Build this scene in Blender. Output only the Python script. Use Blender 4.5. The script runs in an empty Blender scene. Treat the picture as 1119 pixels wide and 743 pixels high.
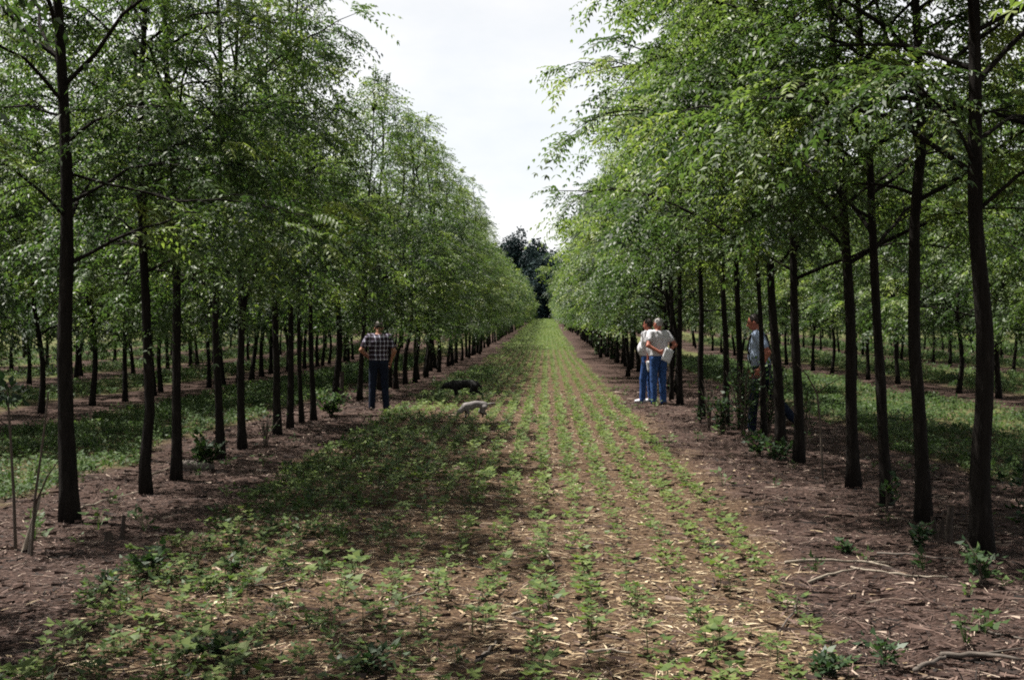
import bpy, math, random
import numpy as np
from mathutils import Vector, Matrix, Euler

SC = bpy.context.scene
COL = SC.collection
RNG = np.random.default_rng(11)
PI = math.pi

# ------------------------------------------------------------------ camera
CAM_H, F_PX, CX, CY, HX, HY = 1.72, 1554.0, 559.5, 371.5, 597.0, 348.0
cam_d = bpy.data.cameras.new('camera')
cam = bpy.data.objects.new('camera', cam_d); COL.objects.link(cam)
cam_d.sensor_width = 36.0
cam_d.lens = 36.0 * F_PX / 1119.0
cam_d.clip_start, cam_d.clip_end = 0.1, 3000
yaw = math.atan((HX - CX) / F_PX); pitch = math.atan((CY - HY) / F_PX)
cam.location = (0, 0, CAM_H)
cam.rotation_euler = (PI / 2 - pitch, 0, yaw)
SC.camera = cam
_R = np.array(Euler((PI / 2 - pitch, 0, yaw)).to_matrix())

def ray(px, py):
    return _R @ np.array([(px - CX) / F_PX, (CY - py) / F_PX, -1.0])
def gp(px, py):                       # photo position -> point on the ground
    d = ray(px, py); t = -CAM_H / d[2]
    return np.array([d[0] * t, d[1] * t, 0.0])
def at(px, py, Y):                    # photo position -> point at distance Y
    d = ray(px, py); t = Y / d[1]
    return np.array([d[0] * t, Y, CAM_H + d[2] * t])

# ------------------------------------------------------------------ helpers
def mesh_np(name, V, Q, mat=None, tint=None, smooth=False):
    """V (n,3); Q (m,4) quads or (m,3) triangles."""
    V = np.asarray(V, dtype=np.float32); Q = np.asarray(Q, dtype=np.int32)
    me = bpy.data.meshes.new(name)
    k = Q.shape[1]
    me.vertices.add(len(V)); me.vertices.foreach_set('co', V.ravel())
    me.loops.add(len(Q) * k); me.loops.foreach_set('vertex_index', Q.ravel())
    me.polygons.add(len(Q))
    me.polygons.foreach_set('loop_start', np.arange(0, len(Q) * k, k, dtype=np.int32))
    me.polygons.foreach_set('loop_total', np.full(len(Q), k, dtype=np.int32))
    if smooth:
        me.polygons.foreach_set('use_smooth', np.ones(len(Q), dtype=bool))
    if tint is not None:
        a = me.attributes.new('tint', 'FLOAT', 'FACE')
        a.data.foreach_set('value', np.asarray(tint, dtype=np.float32))
    me.update(calc_edges=True)
    if mat: me.materials.append(mat)
    return me

def link(name, data, parent=None, loc=None):
    o = bpy.data.objects.new(name, data); COL.objects.link(o)
    if parent is not None: o.parent = parent
    if loc is not None: o.location = loc
    return o
def tag(o, label=None, cat=None, group=None, kind=None):
    if label: o['label'] = label
    if cat: o['category'] = cat
    if group: o['group'] = group
    if kind: o['kind'] = kind
    return o
def empty(name, loc, rz=0.0):
    o = bpy.data.objects.new(name, None); COL.objects.link(o)
    o.location = loc; o.rotation_euler = (0, 0, rz); o.empty_display_size = 0.2
    return o
def copy_tree(o, parent=None):
    c = o.copy(); COL.objects.link(c)
    if parent is not None: c.parent = parent
    for ch in list(o.children): copy_tree(ch, c)
    return c

class MB:
    def __init__(s): s.V, s.Q, s.T, s.n = [], [], [], 0
    def add(s, V, Q, t=0.5):
        V = np.asarray(V, float); Q = np.asarray(Q, int)
        s.V.append(V); s.Q.append(Q + s.n); s.n += len(V)
        s.T.append(np.full(len(Q), t) if np.isscalar(t) else np.asarray(t))
    def tube(s, P, R, sides=8, cap=True, t=0.5, wob=0.0, rng=RNG):
        P = np.asarray(P, float); n = len(P); R = np.broadcast_to(np.asarray(R, float), (n,))
        T = np.gradient(P, axis=0); T /= np.linalg.norm(T, axis=1)[:, None] + 1e-9
        ref = np.array([0, 1.0, 0]) if abs(T[0][1]) < 0.8 else np.array([1.0, 0, 0])
        A = np.cross(T, ref); A /= np.linalg.norm(A, axis=1)[:, None] + 1e-9
        B = np.cross(T, A)
        an = np.arange(sides) * 2 * PI / sides
        rr = R[:, None] * (1 + wob * rng.standard_normal((n, sides)))
        V = P[:, None, :] + rr[:, :, None] * (np.cos(an)[None, :, None] * A[:, None, :] + np.sin(an)[None, :, None] * B[:, None, :])
        V = V.reshape(-1, 3)
        i = np.arange(n - 1)[:, None] * sides; j = np.arange(sides)[None, :]; j2 = (j + 1) % sides
        Q = np.stack([i + j, i + j2, i + sides + j2, i + sides + j], -1).reshape(-1, 4)
        if cap:
            V = np.vstack([V, P[:1], P[-1:]])
            c0, c1 = n * sides, n * sides + 1
            a = np.arange(0, sides, 2)
            q0 = np.stack([np.full_like(a, c0), (a + 2) % sides, (a + 1) % sides, a], -1)
            b = (n - 1) * sides
            q1 = np.stack([np.full_like(a, c1), b + a, b + (a + 1) % sides, b + (a + 2) % sides], -1)
            if sides % 2 == 0: Q = np.vstack([Q, q0, q1])
        s.add(V, Q, t)
    def mesh(s, name, mat, smooth=False):
        return mesh_np(name, np.vstack(s.V), np.vstack(s.Q), mat, np.concatenate(s.T), smooth)

def unit(a): return a / (np.linalg.norm(a, axis=-1, keepdims=True) + 1e-9)
def rotz(v, a):
    c, s_ = np.cos(a), np.sin(a)
    return np.stack([v[..., 0] * c - v[..., 1] * s_, v[..., 0] * s_ + v[..., 1] * c, v[..., 2]], -1)

# value noise on numpy arrays, for relief and edges
_perm = np.random.default_rng(3).random((256, 256))
def vnoise(x, y):
    xi, yi = np.floor(x).astype(int), np.floor(y).astype(int)
    fx, fy = x - xi, y - yi
    fx, fy = fx * fx * (3 - 2 * fx), fy * fy * (3 - 2 * fy)
    g = lambda a, b: _perm[a % 256, b % 256]
    return (g(xi, yi) * (1 - fx) + g(xi + 1, yi) * fx) * (1 - fy) + (g(xi, yi + 1) * (1 - fx) + g(xi + 1, yi + 1) * fx) * fy

# ------------------------------------------------------------------ materials
def new_mat(name):
    m = bpy.data.materials.new(name); m.use_nodes = True
    nt = m.node_tree; nt.nodes.clear()
    return m, nt
def N(nt, typ, **kw):
    n = nt.nodes.new(typ)
    for k, v in kw.items(): setattr(n, k, v)
    return n
def ramp(nt, stops, interp='LINEAR'):
    r = N(nt, 'ShaderNodeValToRGB'); e = r.color_ramp; e.interpolation = interp
    while len(e.elements) < len(stops): e.elements.new(0.5)
    for el, (p, c) in zip(e.elements, stops):
        el.position = p; el.color = (*c, 1)
    return r

def leaf_mat(name, stops, trans=0.35, rough=0.45, spec=0.35):
    m, nt = new_mat(name); L = nt.links.new
    out = N(nt, 'ShaderNodeOutputMaterial')
    at_ = N(nt, 'ShaderNodeAttribute', attribute_name='tint')
    oi = N(nt, 'ShaderNodeObjectInfo')
    ma = N(nt, 'ShaderNodeMath', operation='MULTIPLY_ADD'); ma.inputs[1].default_value = 0.24; ma.inputs[2].default_value = -0.12
    L(oi.outputs['Random'], ma.inputs[0])
    ad = N(nt, 'ShaderNodeMath', operation='ADD', use_clamp=True)
    L(at_.outputs['Fac'], ad.inputs[0]); L(ma.outputs[0], ad.inputs[1])
    r = ramp(nt, stops); L(ad.outputs[0], r.inputs[0])
    p = N(nt, 'ShaderNodeBsdfPrincipled'); p.inputs['Roughness'].default_value = rough
    p.inputs['Specular IOR Level'].default_value = spec
    L(r.outputs[0], p.inputs['Base Color'])
    t = N(nt, 'ShaderNodeBsdfTranslucent')
    hs = N(nt, 'ShaderNodeMix', data_type='RGBA', blend_type='MULTIPLY'); hs.inputs[0].default_value = 1
    L(r.outputs[0], hs.inputs[6]); hs.inputs[7].default_value = (1.25, 1.45, 0.72, 1)
    L(hs.outputs[2], t.inputs[0])
    mx = N(nt, 'ShaderNodeMixShader'); mx.inputs[0].default_value = trans
    L(p.outputs[0], mx.inputs[1]); L(t.outputs[0], mx.inputs[2]); L(mx.outputs[0], out.inputs[0])
    return m

def simple_mat(name, stops, scale=20, rough=0.85, bump=0.3, detail=6, stretch=(1, 1, 1), tint_w=0.0, bdist=0.01, spec=0.25):
    m, nt = new_mat(name); L = nt.links.new
    out = N(nt, 'ShaderNodeOutputMaterial'); p = N(nt, 'ShaderNodeBsdfPrincipled')
    tc = N(nt, 'ShaderNodeTexCoord'); mp = N(nt, 'ShaderNodeMapping'); mp.inputs['Scale'].default_value = stretch
    L(tc.outputs['Object'], mp.inputs[0])
    n = N(nt, 'ShaderNodeTexNoise'); n.inputs['Scale'].default_value = scale; n.inputs['Detail'].default_value = detail
    n.inputs['Roughness'].default_value = 0.65
    L(mp.outputs[0], n.inputs['Vector'])
    src = n.outputs['Fac']
    if tint_w:
        a = N(nt, 'ShaderNodeAttribute', attribute_name='tint')
        mix = N(nt, 'ShaderNodeMix', data_type='FLOAT'); mix.inputs[0].default_value = tint_w
        L(src, mix.inputs[2]); L(a.outputs['Fac'], mix.inputs[3]); src = mix.outputs[0]
    r = ramp(nt, stops); L(src, r.inputs[0]); L(r.outputs[0], p.inputs['Base Color'])
    p.inputs['Roughness'].default_value = rough; p.inputs['Specular IOR Level'].default_value = spec
    if bump:
        b = N(nt, 'ShaderNodeBump'); b.inputs['Strength'].default_value = bump; b.inputs['Distance'].default_value = bdist
        L(n.outputs['Fac'], b.inputs['Height']); L(b.outputs[0], p.inputs['Normal'])
    L(p.outputs[0], out.inputs[0])
    return m

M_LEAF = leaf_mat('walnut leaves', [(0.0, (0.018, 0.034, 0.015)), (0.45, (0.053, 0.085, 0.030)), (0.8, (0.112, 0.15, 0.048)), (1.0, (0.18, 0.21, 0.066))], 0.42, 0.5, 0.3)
M_WOODS_HAZED = leaf_mat('haze-tinted woodland leaves', [(0.0, (0.006, 0.014, 0.017)), (1.0, (0.02, 0.038, 0.038))], 0.1, 0.7, 0.1)  # blue of distant air painted into the leaf colour, no haze volume
M_CROP = leaf_mat('seedling leaves', [(0.0, (0.026, 0.046, 0.016)), (0.5, (0.066, 0.098, 0.027)), (1.0, (0.13, 0.16, 0.046))], 0.3, 0.55, 0.18)
M_WEED = leaf_mat('weed leaves', [(0.0, (0.018, 0.034, 0.014)), (0.5, (0.042, 0.07, 0.024)), (1.0, (0.09, 0.128, 0.04))], 0.3, 0.55, 0.15)
M_SHRUB = leaf_mat('shrub leaves', [(0.0, (0.012, 0.026, 0.013)), (0.6, (0.032, 0.058, 0.022)), (1.0, (0.075, 0.11, 0.034))], 0.3, 0.5, 0.25)
M_BARK = simple_mat('walnut bark', [(0.25, (0.004, 0.003, 0.0025)), (0.6, (0.013, 0.0105, 0.009)), (0.85, (0.05, 0.043, 0.037))], 26, 0.9, 0.9, 8, (1, 1, 0.18), 0, 0.03, 0.1)
M_LITTER = simple_mat('dead leaf litter', [(0.1, (0.008, 0.0055, 0.0045)), (0.5, (0.05, 0.030, 0.0245)), (0.8, (0.12, 0.079, 0.064)), (1.0, (0.36, 0.29, 0.23))], 30, 0.85, 0, 2, (1, 1, 1), 0.85)
M_STRAW = simple_mat('straw', [(0.1, (0.075, 0.048, 0.031)), (0.5, (0.215, 0.155, 0.09)), (1.0, (0.44, 0.37, 0.26))], 30, 0.7, 0, 2, (1, 1, 1), 0.85)
M_STICK = simple_mat('weathered wood', [(0.2, (0.1, 0.078, 0.06)), (0.8, (0.28, 0.24, 0.19))], 18, 0.8, 0.3, 5, (1, 1, 1))
M_STICKD = simple_mat('grey dead wood', [(0.2, (0.03, 0.023, 0.019)), (0.8, (0.12, 0.1, 0.085))], 18, 0.8, 0.4, 5, (1, 1, 1))
M_STUMP = simple_mat('dark stump wood', [(0.2, (0.014, 0.01, 0.008)), (0.8, (0.06, 0.045, 0.036))], 24, 0.9, 0.5, 5, (1, 1, 0.3))
M_STEM = simple_mat('plant stems', [(0.2, (0.045, 0.05, 0.02)), (0.8, (0.09, 0.1, 0.04))], 20, 0.7, 0)
M_TWIG = simple_mat('brown twigs', [(0.2, (0.03, 0.022, 0.017)), (0.8, (0.085, 0.066, 0.052))], 20, 0.85, 0.2)

# ------------------------------------------------------------------ sun, sky, render settings
SUN_EL, SUN_AZ = math.radians(64), math.radians(-68)      # azimuth from +Y, clockwise positive: to the left, a little ahead
sd = np.array([math.sin(SUN_AZ) * math.cos(SUN_EL), math.cos(SUN_AZ) * math.cos(SUN_EL), math.sin(SUN_EL)])
sl = bpy.data.lights.new('sun', 'SUN'); so = bpy.data.objects.new('sun', sl); COL.objects.link(so)
so.rotation_euler = Vector(sd).to_track_quat('Z', 'Y').to_euler()
sl.energy = 5.0; sl.angle = math.radians(0.5); sl.color = (1.0, 0.955, 0.88)
W = bpy.data.worlds.new('World'); SC.world = W; W.use_nodes = True
nt = W.node_tree; nt.nodes.clear(); L = nt.links.new
wo = N(nt, 'ShaderNodeOutputWorld')
sky = N(nt, 'ShaderNodeTexSky', sky_type='NISHITA'); sky.sun_disc = False
sky.sun_elevation = SUN_EL; sky.sun_rotation = SUN_AZ % (2 * PI); sky.air_density = 1.2; sky.dust_density = 2.5
b1 = N(nt, 'ShaderNodeBackground'); b1.inputs[1].default_value = 0.05; L(sky.outputs[0], b1.inputs[0])
tc = N(nt, 'ShaderNodeTexCoord'); mp = N(nt, 'ShaderNodeMapping'); mp.inputs['Scale'].default_value = (1.0, 1.0, 2.2)
L(tc.outputs['Generated'], mp.inputs[0])
nz = N(nt, 'ShaderNodeTexNoise'); nz.inputs['Scale'].default_value = 2.6; nz.inputs['Detail'].default_value = 7; nz.inputs['Roughness'].default_value = 0.55
L(mp.outputs[0], nz.inputs['Vector'])
cr = ramp(nt, [(0.3, (0.66, 0.69, 0.73)), (0.5, (0.785, 0.785, 0.79)), (0.7, (0.88, 0.87, 0.855))]); L(nz.outputs['Fac'], cr.inputs[0])
b2 = N(nt, 'ShaderNodeBackground'); L(cr.outputs[0], b2.inputs[0])
sz = N(nt, 'ShaderNodeSeparateXYZ'); L(tc.outputs['Generated'], sz.inputs[0])
mr = N(nt, 'ShaderNodeMapRange'); L(sz.outputs[2], mr.inputs[0]); mr.inputs[1].default_value = 0.0; mr.inputs[2].default_value = 0.7; mr.inputs[3].default_value = 0.58; mr.inputs[4].default_value = 0.17
L(mr.outputs[0], b2.inputs[1])
cf = ramp(nt, [(0.25, (0.72,) * 3), (0.55, (0.95,) * 3)]); L(nz.outputs['Fac'], cf.inputs[0])
mx = N(nt, 'ShaderNodeMixShader'); L(cf.outputs[0], mx.inputs[0]); L(b1.outputs[0], mx.inputs[1]); L(b2.outputs[0], mx.inputs[2]); L(mx.outputs[0], wo.inputs[0])

SC.view_settings.view_transform = 'Standard'; SC.view_settings.look = 'None'
SC.view_settings.exposure = 1.53; SC.view_settings.gamma = 1.0
SC.render.engine = 'CYCLES'
SC.cycles.use_denoising = False
SC.cycles.max_bounces = 6; SC.cycles.diffuse_bounces = 3; SC.cycles.transmission_bounces = 4; SC.cycles.glossy_bounces = 2
SC.cycles.sample_clamp_indirect = 2.0; SC.cycles.sample_clamp_direct = 5.0
SC.cycles.pixel_filter_type = 'BLACKMAN_HARRIS'; SC.cycles.filter_width = 1.9

# ------------------------------------------------------------------ ground
def row_x(base, y):                    # the tree rows draw slightly together with distance
    k = np.clip((y - 16) / 45, 0, 1)
    return base * (1 - 0.155 * k)
ROWS = [-26.0, -20.2, -14.6, -9.25, -4.02, 3.13, 9.95, 16.9, 23.8]
def litter_at(x, y):
    wob = (vnoise(x * 0.9 + 31, y * 0.6 + 7) - 0.5) * 0.9 + (vnoise(x * 3.1, y * 3.1 + 50) - 0.5) * 0.5
    v = np.zeros_like(x)
    for b in ROWS:
        rx = row_x(b, y)
        lo, hi = (1.15, 1.15)
        if b == -4.02: lo, hi = 1.15, 1.1
        if b == 3.13: lo, hi = 1.4, 1.75
        near = np.clip((14 - y) / 6, 0, 1)
        if b == 3.13: lo = lo + 0.35 * near
        if b == -4.02: hi = hi + 0.3 * near
        dx = x - rx
        d = np.where(dx < 0, lo + dx, hi - dx) + wob * 0.7
        v = np.maximum(v, np.clip(d / 0.35 + 0.5, 0, 1))
    return v
def relief(x, y):
    return bumps(x, y) + rise(y)
def rise(y): return 1.35 * np.clip((np.asarray(y, float) - 55) / 205, 0, 1.15) ** 1.25
def bumps(x, y):
    n = (vnoise(x * 1.3, y * 1.3) - 0.5) * 0.06 + (vnoise(x * 5.3, y * 5.3) - 0.5) * 0.035
    return n * np.clip((400 - y) / 300, 0, 1)

xs = np.concatenate([[-1500, -600, -290, -150, -70, -40], np.arange(-28, -10, 0.5), np.arange(-10, 9, 0.09), np.arange(9, 28, 0.5), [40, 70, 150, 290, 600, 1500]])
ys = np.concatenate([[-600, -100, -25, -10, 0, 3], np.arange(5, 26, 0.09), np.arange(26, 60, 0.3), np.arange(60, 300, 2.0), [310, 450, 800, 1500, 2600]])
GX, GY = np.meshgrid(xs, ys)
GZ = relief(GX, GY)
GV = np.stack([GX, GY, GZ], -1).reshape(-1, 3)
nx, ny = len(xs), len(ys)
ii = (np.arange(ny - 1)[:, None] * nx + np.arange(nx - 1)[None, :]).ravel()
GQ = np.stack([ii, ii + 1, ii + nx + 1, ii + nx], -1)
m, nt = new_mat('plantation ground'); L = nt.links.new
out = N(nt, 'ShaderNodeOutputMaterial'); p = N(nt, 'ShaderNodeBsdfPrincipled'); p.inputs['Roughness'].default_value = 0.95
p.inputs['Specular IOR Level'].default_value = 0.1
tc = N(nt, 'ShaderNodeTexCoord')
def noise(scale, det=8, rough=0.65, vec=None):
    n = N(nt, 'ShaderNodeTexNoise'); n.inputs['Scale'].default_value = scale; n.inputs['Detail'].default_value = det; n.inputs['Roughness'].default_value = rough
    L(vec or tc.outputs['Object'], n.inputs['Vector']); return n
n1 = noise(9); n2 = noise(34, 6, 0.7); n3 = noise(0.7, 4)
n4 = noise(2.2, 5)
soil = ramp(nt, [(0.32, (0.017, 0.011, 0.008)), (0.5, (0.06, 0.037, 0.023)), (0.62, (0.118, 0.078, 0.047)), (0.75, (0.24, 0.19, 0.135))]); L(n2.outputs['Fac'], soil.inputs[0])
lit = ramp(nt, [(0.3, (0.008, 0.0055, 0.0045)), (0.5, (0.037, 0.0225, 0.018)), (0.62, (0.076, 0.048, 0.039)), (0.78, (0.18, 0.135, 0.105))]); L(n2.outputs['Fac'], lit.inputs[0])
la = N(nt, 'ShaderNodeAttribute', attribute_name='litter')
mx1 = N(nt, 'ShaderNodeMix', data_type='RGBA'); L(la.outputs['Fac'], mx1.inputs[0]); L(soil.outputs[0], mx1.inputs[6]); L(lit.outputs[0], mx1.inputs[7])
grs = ramp(nt, [(0.35, (0.035, 0.055, 0.018)), (0.6, (0.08, 0.105, 0.03)), (0.75, (0.15, 0.13, 0.06))]); L(n1.outputs['Fac'], grs.inputs[0])
ga = N(nt, 'ShaderNodeAttribute', attribute_name='cover')
gm = N(nt, 'ShaderNodeMath', operation='MULTIPLY'); L(ga.outputs['Fac'], gm.inputs[0])
gr = ramp(nt, [(0.38, (0.25,) * 3), (0.62, (1.0,) * 3)]); L(n4.outputs['Fac'], gr.inputs[0]); L(gr.outputs[0], gm.inputs[1])
mx2 = N(nt, 'ShaderNodeMix', data_type='RGBA'); L(gm.outputs[0], mx2.inputs[0]); L(mx1.outputs[2], mx2.inputs[6]); L(grs.outputs[0], mx2.inputs[7])
L(mx2.outputs[2], p.inputs['Base Color'])
bp = N(nt, 'ShaderNodeBump'); bp.inputs['Strength'].default_value = 0.8; bp.inputs['Distance'].default_value = 0.03
L(n2.outputs['Fac'], bp.inputs['Height']); L(bp.outputs[0], p.inputs['Normal']); L(p.outputs[0], out.inputs[0])
gme = mesh_np('ground', GV, GQ, m, None, True)
lv = litter_at(GV[:, 0], GV[:, 1])
cv = (1 - lv) * np.clip((GV[:, 1] - 30) / 90, 0, 0.6)
side = (GV[:, 0] < -4.9) | (GV[:, 0] > 4.6)
cv = np.where(side, (1 - lv) * np.clip(0.4 + GV[:, 1] / 120, 0, 1), cv)
for nm, vals in (('litter', lv), ('cover', cv)):
    a = gme.attributes.new(nm, 'FLOAT', 'POINT'); a.data.foreach_set('value', vals.astype(np.float32))
tag(link('ground', gme), kind='structure')

# ------------------------------------------------------------------ leaves
def leaflets(P, D, ln, rng, pairs=6, size=0.09, wide=0.36, droop=0.38):
    """compound leaves: P roots (n,3), D directions (n,3), ln lengths (n,) -> verts, quads, leaf index"""
    n = len(P)
    up = unit(np.stack([rng.normal(0, 0.35, n), rng.normal(0, 0.35, n), np.ones(n)], -1))
    S = unit(np.cross(D, up)); U = unit(np.cross(S, D))
    us = np.linspace(0.22, 1.0, pairs); k = pairs * 2 + 1
    u = np.concatenate([np.repeat(us, 2), [1.0]])
    sg = np.concatenate([np.tile([1.0, -1.0], pairs), [0.0]])
    dr = droop * rng.uniform(0.4, 1.6, n)
    base = P[:, None, :] + D[:, None, :] * (u[None, :, None] * ln[:, None, None])
    base[..., 2] -= dr[:, None] * (u ** 2)[None, :] * ln[:, None]
    fw = unit(D[:, None, :] + np.stack([np.zeros((n, k)), np.zeros((n, k)), -2 * dr[:, None] * u[None, :]], -1))
    a = np.where(sg == 0, 0.0, 1.05)[None, :] + rng.normal(0, 0.12, (n, k))
    ld = fw * np.cos(a)[..., None] + S[:, None, :] * (sg[None, :] * np.sin(a))[..., None]
    ld[..., 2] -= rng.uniform(0.0, 0.45, (n, k)); ld = unit(ld)
    nrm = U[:, None, :] + rng.normal(0, 0.28, (n, k, 3))
    wv = unit(np.cross(nrm, ld)); nn = np.cross(ld, wv)
    ll = size * (0.6 + 0.55 * np.sin(PI * np.clip(u, 0.1, 0.8)))[None, :] * rng.uniform(0.8, 1.2, (n, k)) * (ln / 0.45)[:, None] ** 0.5
    ww = ll * wide * 0.5
    mid = base + ld * (ll * 0.42)[..., None]
    v0 = base; v2 = base + ld * ll[..., None] - nn * (ll * 0.08)[..., None]
    v1 = mid + wv * ww[..., None] + nn * (ll * 0.06)[..., None]
    v3 = mid - wv * ww[..., None] + nn * (ll * 0.06)[..., None]
    V = np.stack([v0, v1, v2, v3], 2).reshape(-1, 3)
    Q = np.arange(len(V)).reshape(-1, 4)
    return V, Q, np.repeat(np.arange(n), k)

def prof(t, slim=False):
    if slim: return np.interp(t, [0, 0.1, 0.25, 0.45, 0.65, 0.85, 1.0], [0.8, 1.0, 0.98, 0.7, 0.40, 0.26, 0.16])
    return np.interp(t, [0, 0.1, 0.25, 0.45, 0.7, 0.88, 1.0], [0.7, 0.94, 1.0, 0.8, 0.48, 0.3, 0.2])

def gen_tree(seed, H=8.3, R=2.4, zb=2.1, r0=0.085, path=None, n_limb=26, dens=1.0, pairs=6, size=0.09, fork=None, extra=(), lean=(0, 0), sides=10, slim=False):
    rng = np.random.default_rng(seed)
    trunk, P, D, LN, TT = MB(), [], [], [], []
    zs = np.linspace(0, H * 0.97, 30)
    if path is not None:
        path = np.asarray(path, float); path = path[np.argsort(path[:, 2])]
        zt = path[-1, 2]
        ox = np.interp(zs, path[:, 2], path[:, 0]); oy = np.interp(zs, path[:, 2], path[:, 1])
        sl_ = np.clip((path[-1, 0] - path[0, 0]) / max(zt, 0.5), -0.05, 0.05)
        ox = ox + np.where(zs > zt, (zs - zt) * sl_, 0)
    else:
        ox = lean[0] * zs / H; oy = lean[1] * zs / H
    amp = 0.018 if path is not None else 0.08
    ox = ox + amp * np.sin(zs * rng.uniform(0.8, 1.7) + rng.uniform(0, 6)) * np.minimum(zs, 1.5) + 0.05 * np.sin(zs * 0.9 + rng.uniform(0, 6)) * np.clip((zs - 3) / 3, 0, 1)
    oy = oy + amp * np.sin(zs * rng.uniform(0.8, 1.7) + rng.uniform(0, 6)) * np.minimum(zs, 1.5)
    spine = np.stack([ox, oy, zs], -1); spine[0, 2] = -0.08
    rad = r0 * (1 - 0.93 * (zs / H) ** 1.05) * (1 + 0.5 * np.exp(-zs / 0.2))
    trunk.tube(spine, np.maximum(rad, 0.006), sides, wob=0.05, rng=rng)
    at_z = lambda z: np.array([np.interp(z, zs, ox), np.interp(z, zs, oy), z])
    def leaves_on(pts, s0, step, out_dir, tone):
        seg = np.linalg.norm(np.diff(pts, axis=0), axis=1); cs = np.concatenate([[0], np.cumsum(seg)])
        n = max(2, int(cs[-1] * (1 - s0) / step)); m_ = max(1, int(round(n / 6.5)))
        node = s0 * cs[-1] + (np.arange(m_) + rng.uniform(0.25, 1.0, m_)) / m_ * cs[-1] * (1 - s0)
        w = rng.integers(m_, size=n); s = np.clip(node[w] + rng.normal(0, 0.025, n), 0, cs[-1])
        ntone = rng.normal(0, 0.2, m_)[w]
        pp = np.stack([np.interp(s, cs, pts[:, k]) for k in range(3)], -1)
        tg = unit(np.stack([np.interp(s, cs, np.gradient(pts[:, k])) for k in range(3)], -1))
        az = rng.choice([-1, 1], n) * rng.uniform(0.1, 1.5, n)
        d = rotz(tg, az); d[:, 2] = d[:, 2] * 0.5 + rng.uniform(-0.25, 0.5, n); d = unit(d)
        P.append(pp); D.append(d); LN.append(rng.uniform(0.25, 0.52, n)); TT.append(np.clip(tone + ntone + rng.normal(0, 0.1, n), 0, 1))
    def limb(o, az, Ln, rise, sag, r, tone, subs=5, twig=True):
        s = np.linspace(0, 1, 8)
        bend = rng.normal(0, 0.25)
        h = np.stack([np.cos(az + bend * s), np.sin(az + bend * s)], -1) * (s * Ln)[:, None]
        pts = np.column_stack([o[0] + h[:, 0], o[1] + h[:, 1], o[2] + Ln * (rise * s - sag * s ** 2)])
        pts[1:-1] += rng.normal(0, 0.02, (6, 3)) * Ln * 0.5
        trunk.tube(pts, r * (1 - 0.82 * s), 6, False, rng=rng)
        leaves_on(pts, 0.55, 0.07 / dens, None, tone)
        for j in range(subs):
            q = 0.25 + 0.68 * (j + rng.random() * 0.7) / subs
            b = np.array([np.interp(q, s, pts[:, k]) for k in range(3)])
            a2 = az + (1 if j % 2 else -1) * rng.uniform(0.5, 1.1)
            l2 = Ln * rng.uniform(0.3, 0.5) * (1.15 - 0.6 * q)
            s2 = np.linspace(0, 1, 5)
            pt2 = np.column_stack([b[0] + np.cos(a2) * l2 * s2, b[1] + np.sin(a2) * l2 * s2, b[2] + l2 * (rng.uniform(-0.3, 0.9) * s2 - 0.6 * s2 ** 2)])
            trunk.tube(pt2, r * 0.35 * (1 - 0.8 * s2), 4, False, rng=rng)
            leaves_on(pt2, 0.3, 0.042 / dens, None, np.clip(tone + rng.normal(0, 0.08), 0, 1))
    for i in range(n_limb):
        t = (i + rng.random() * 0.9) / n_limb
        z = zb + (H * 0.95 - zb) * t
        az = i * 2.39996 + rng.normal(0, 0.6)
        Ln = R * prof(t, slim) * rng.uniform(0.55, 1.22)
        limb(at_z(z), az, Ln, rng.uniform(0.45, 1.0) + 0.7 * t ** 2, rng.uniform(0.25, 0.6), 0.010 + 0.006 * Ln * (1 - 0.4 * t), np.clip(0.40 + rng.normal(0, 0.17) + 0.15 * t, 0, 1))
    for (z, az, Ln, rise, sag, r) in extra:
        limb(at_z(z), az, Ln, rise, sag, r, 0.45, 7)
    top = spine[zs > H * 0.8]
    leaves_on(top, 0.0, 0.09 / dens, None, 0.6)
    if fork is not None:
        z, dx, dz, r = fork
        b = at_z(z); s = np.linspace(0, 1, 6)
        pts = np.column_stack([b[0] + dx * s ** 0.8, b[1] + 0.1 * s, b[2] + dz * s]); trunk.tube(pts, r * (1 - 0.5 * s), 8, False, rng=rng)
        leaves_on(pts, 0.5, 0.08, None, 0.4)
    P, D, LN, TT = np.vstack(P), np.vstack(D), np.concatenate(LN), np.concatenate(TT)
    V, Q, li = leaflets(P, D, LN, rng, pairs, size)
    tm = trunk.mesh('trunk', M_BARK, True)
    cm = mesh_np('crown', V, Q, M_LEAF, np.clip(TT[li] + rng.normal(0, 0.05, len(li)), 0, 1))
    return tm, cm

def plant_tree(name, meshes, loc, rz=0, sc=1.0, label=None, group=None):
    r = empty(name, loc, rz); r.scale = (sc, sc, sc)
    link('trunk', meshes[0], r); link('crown', meshes[1], r)
    tag(r, label, 'tree', group)
    return r

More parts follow.
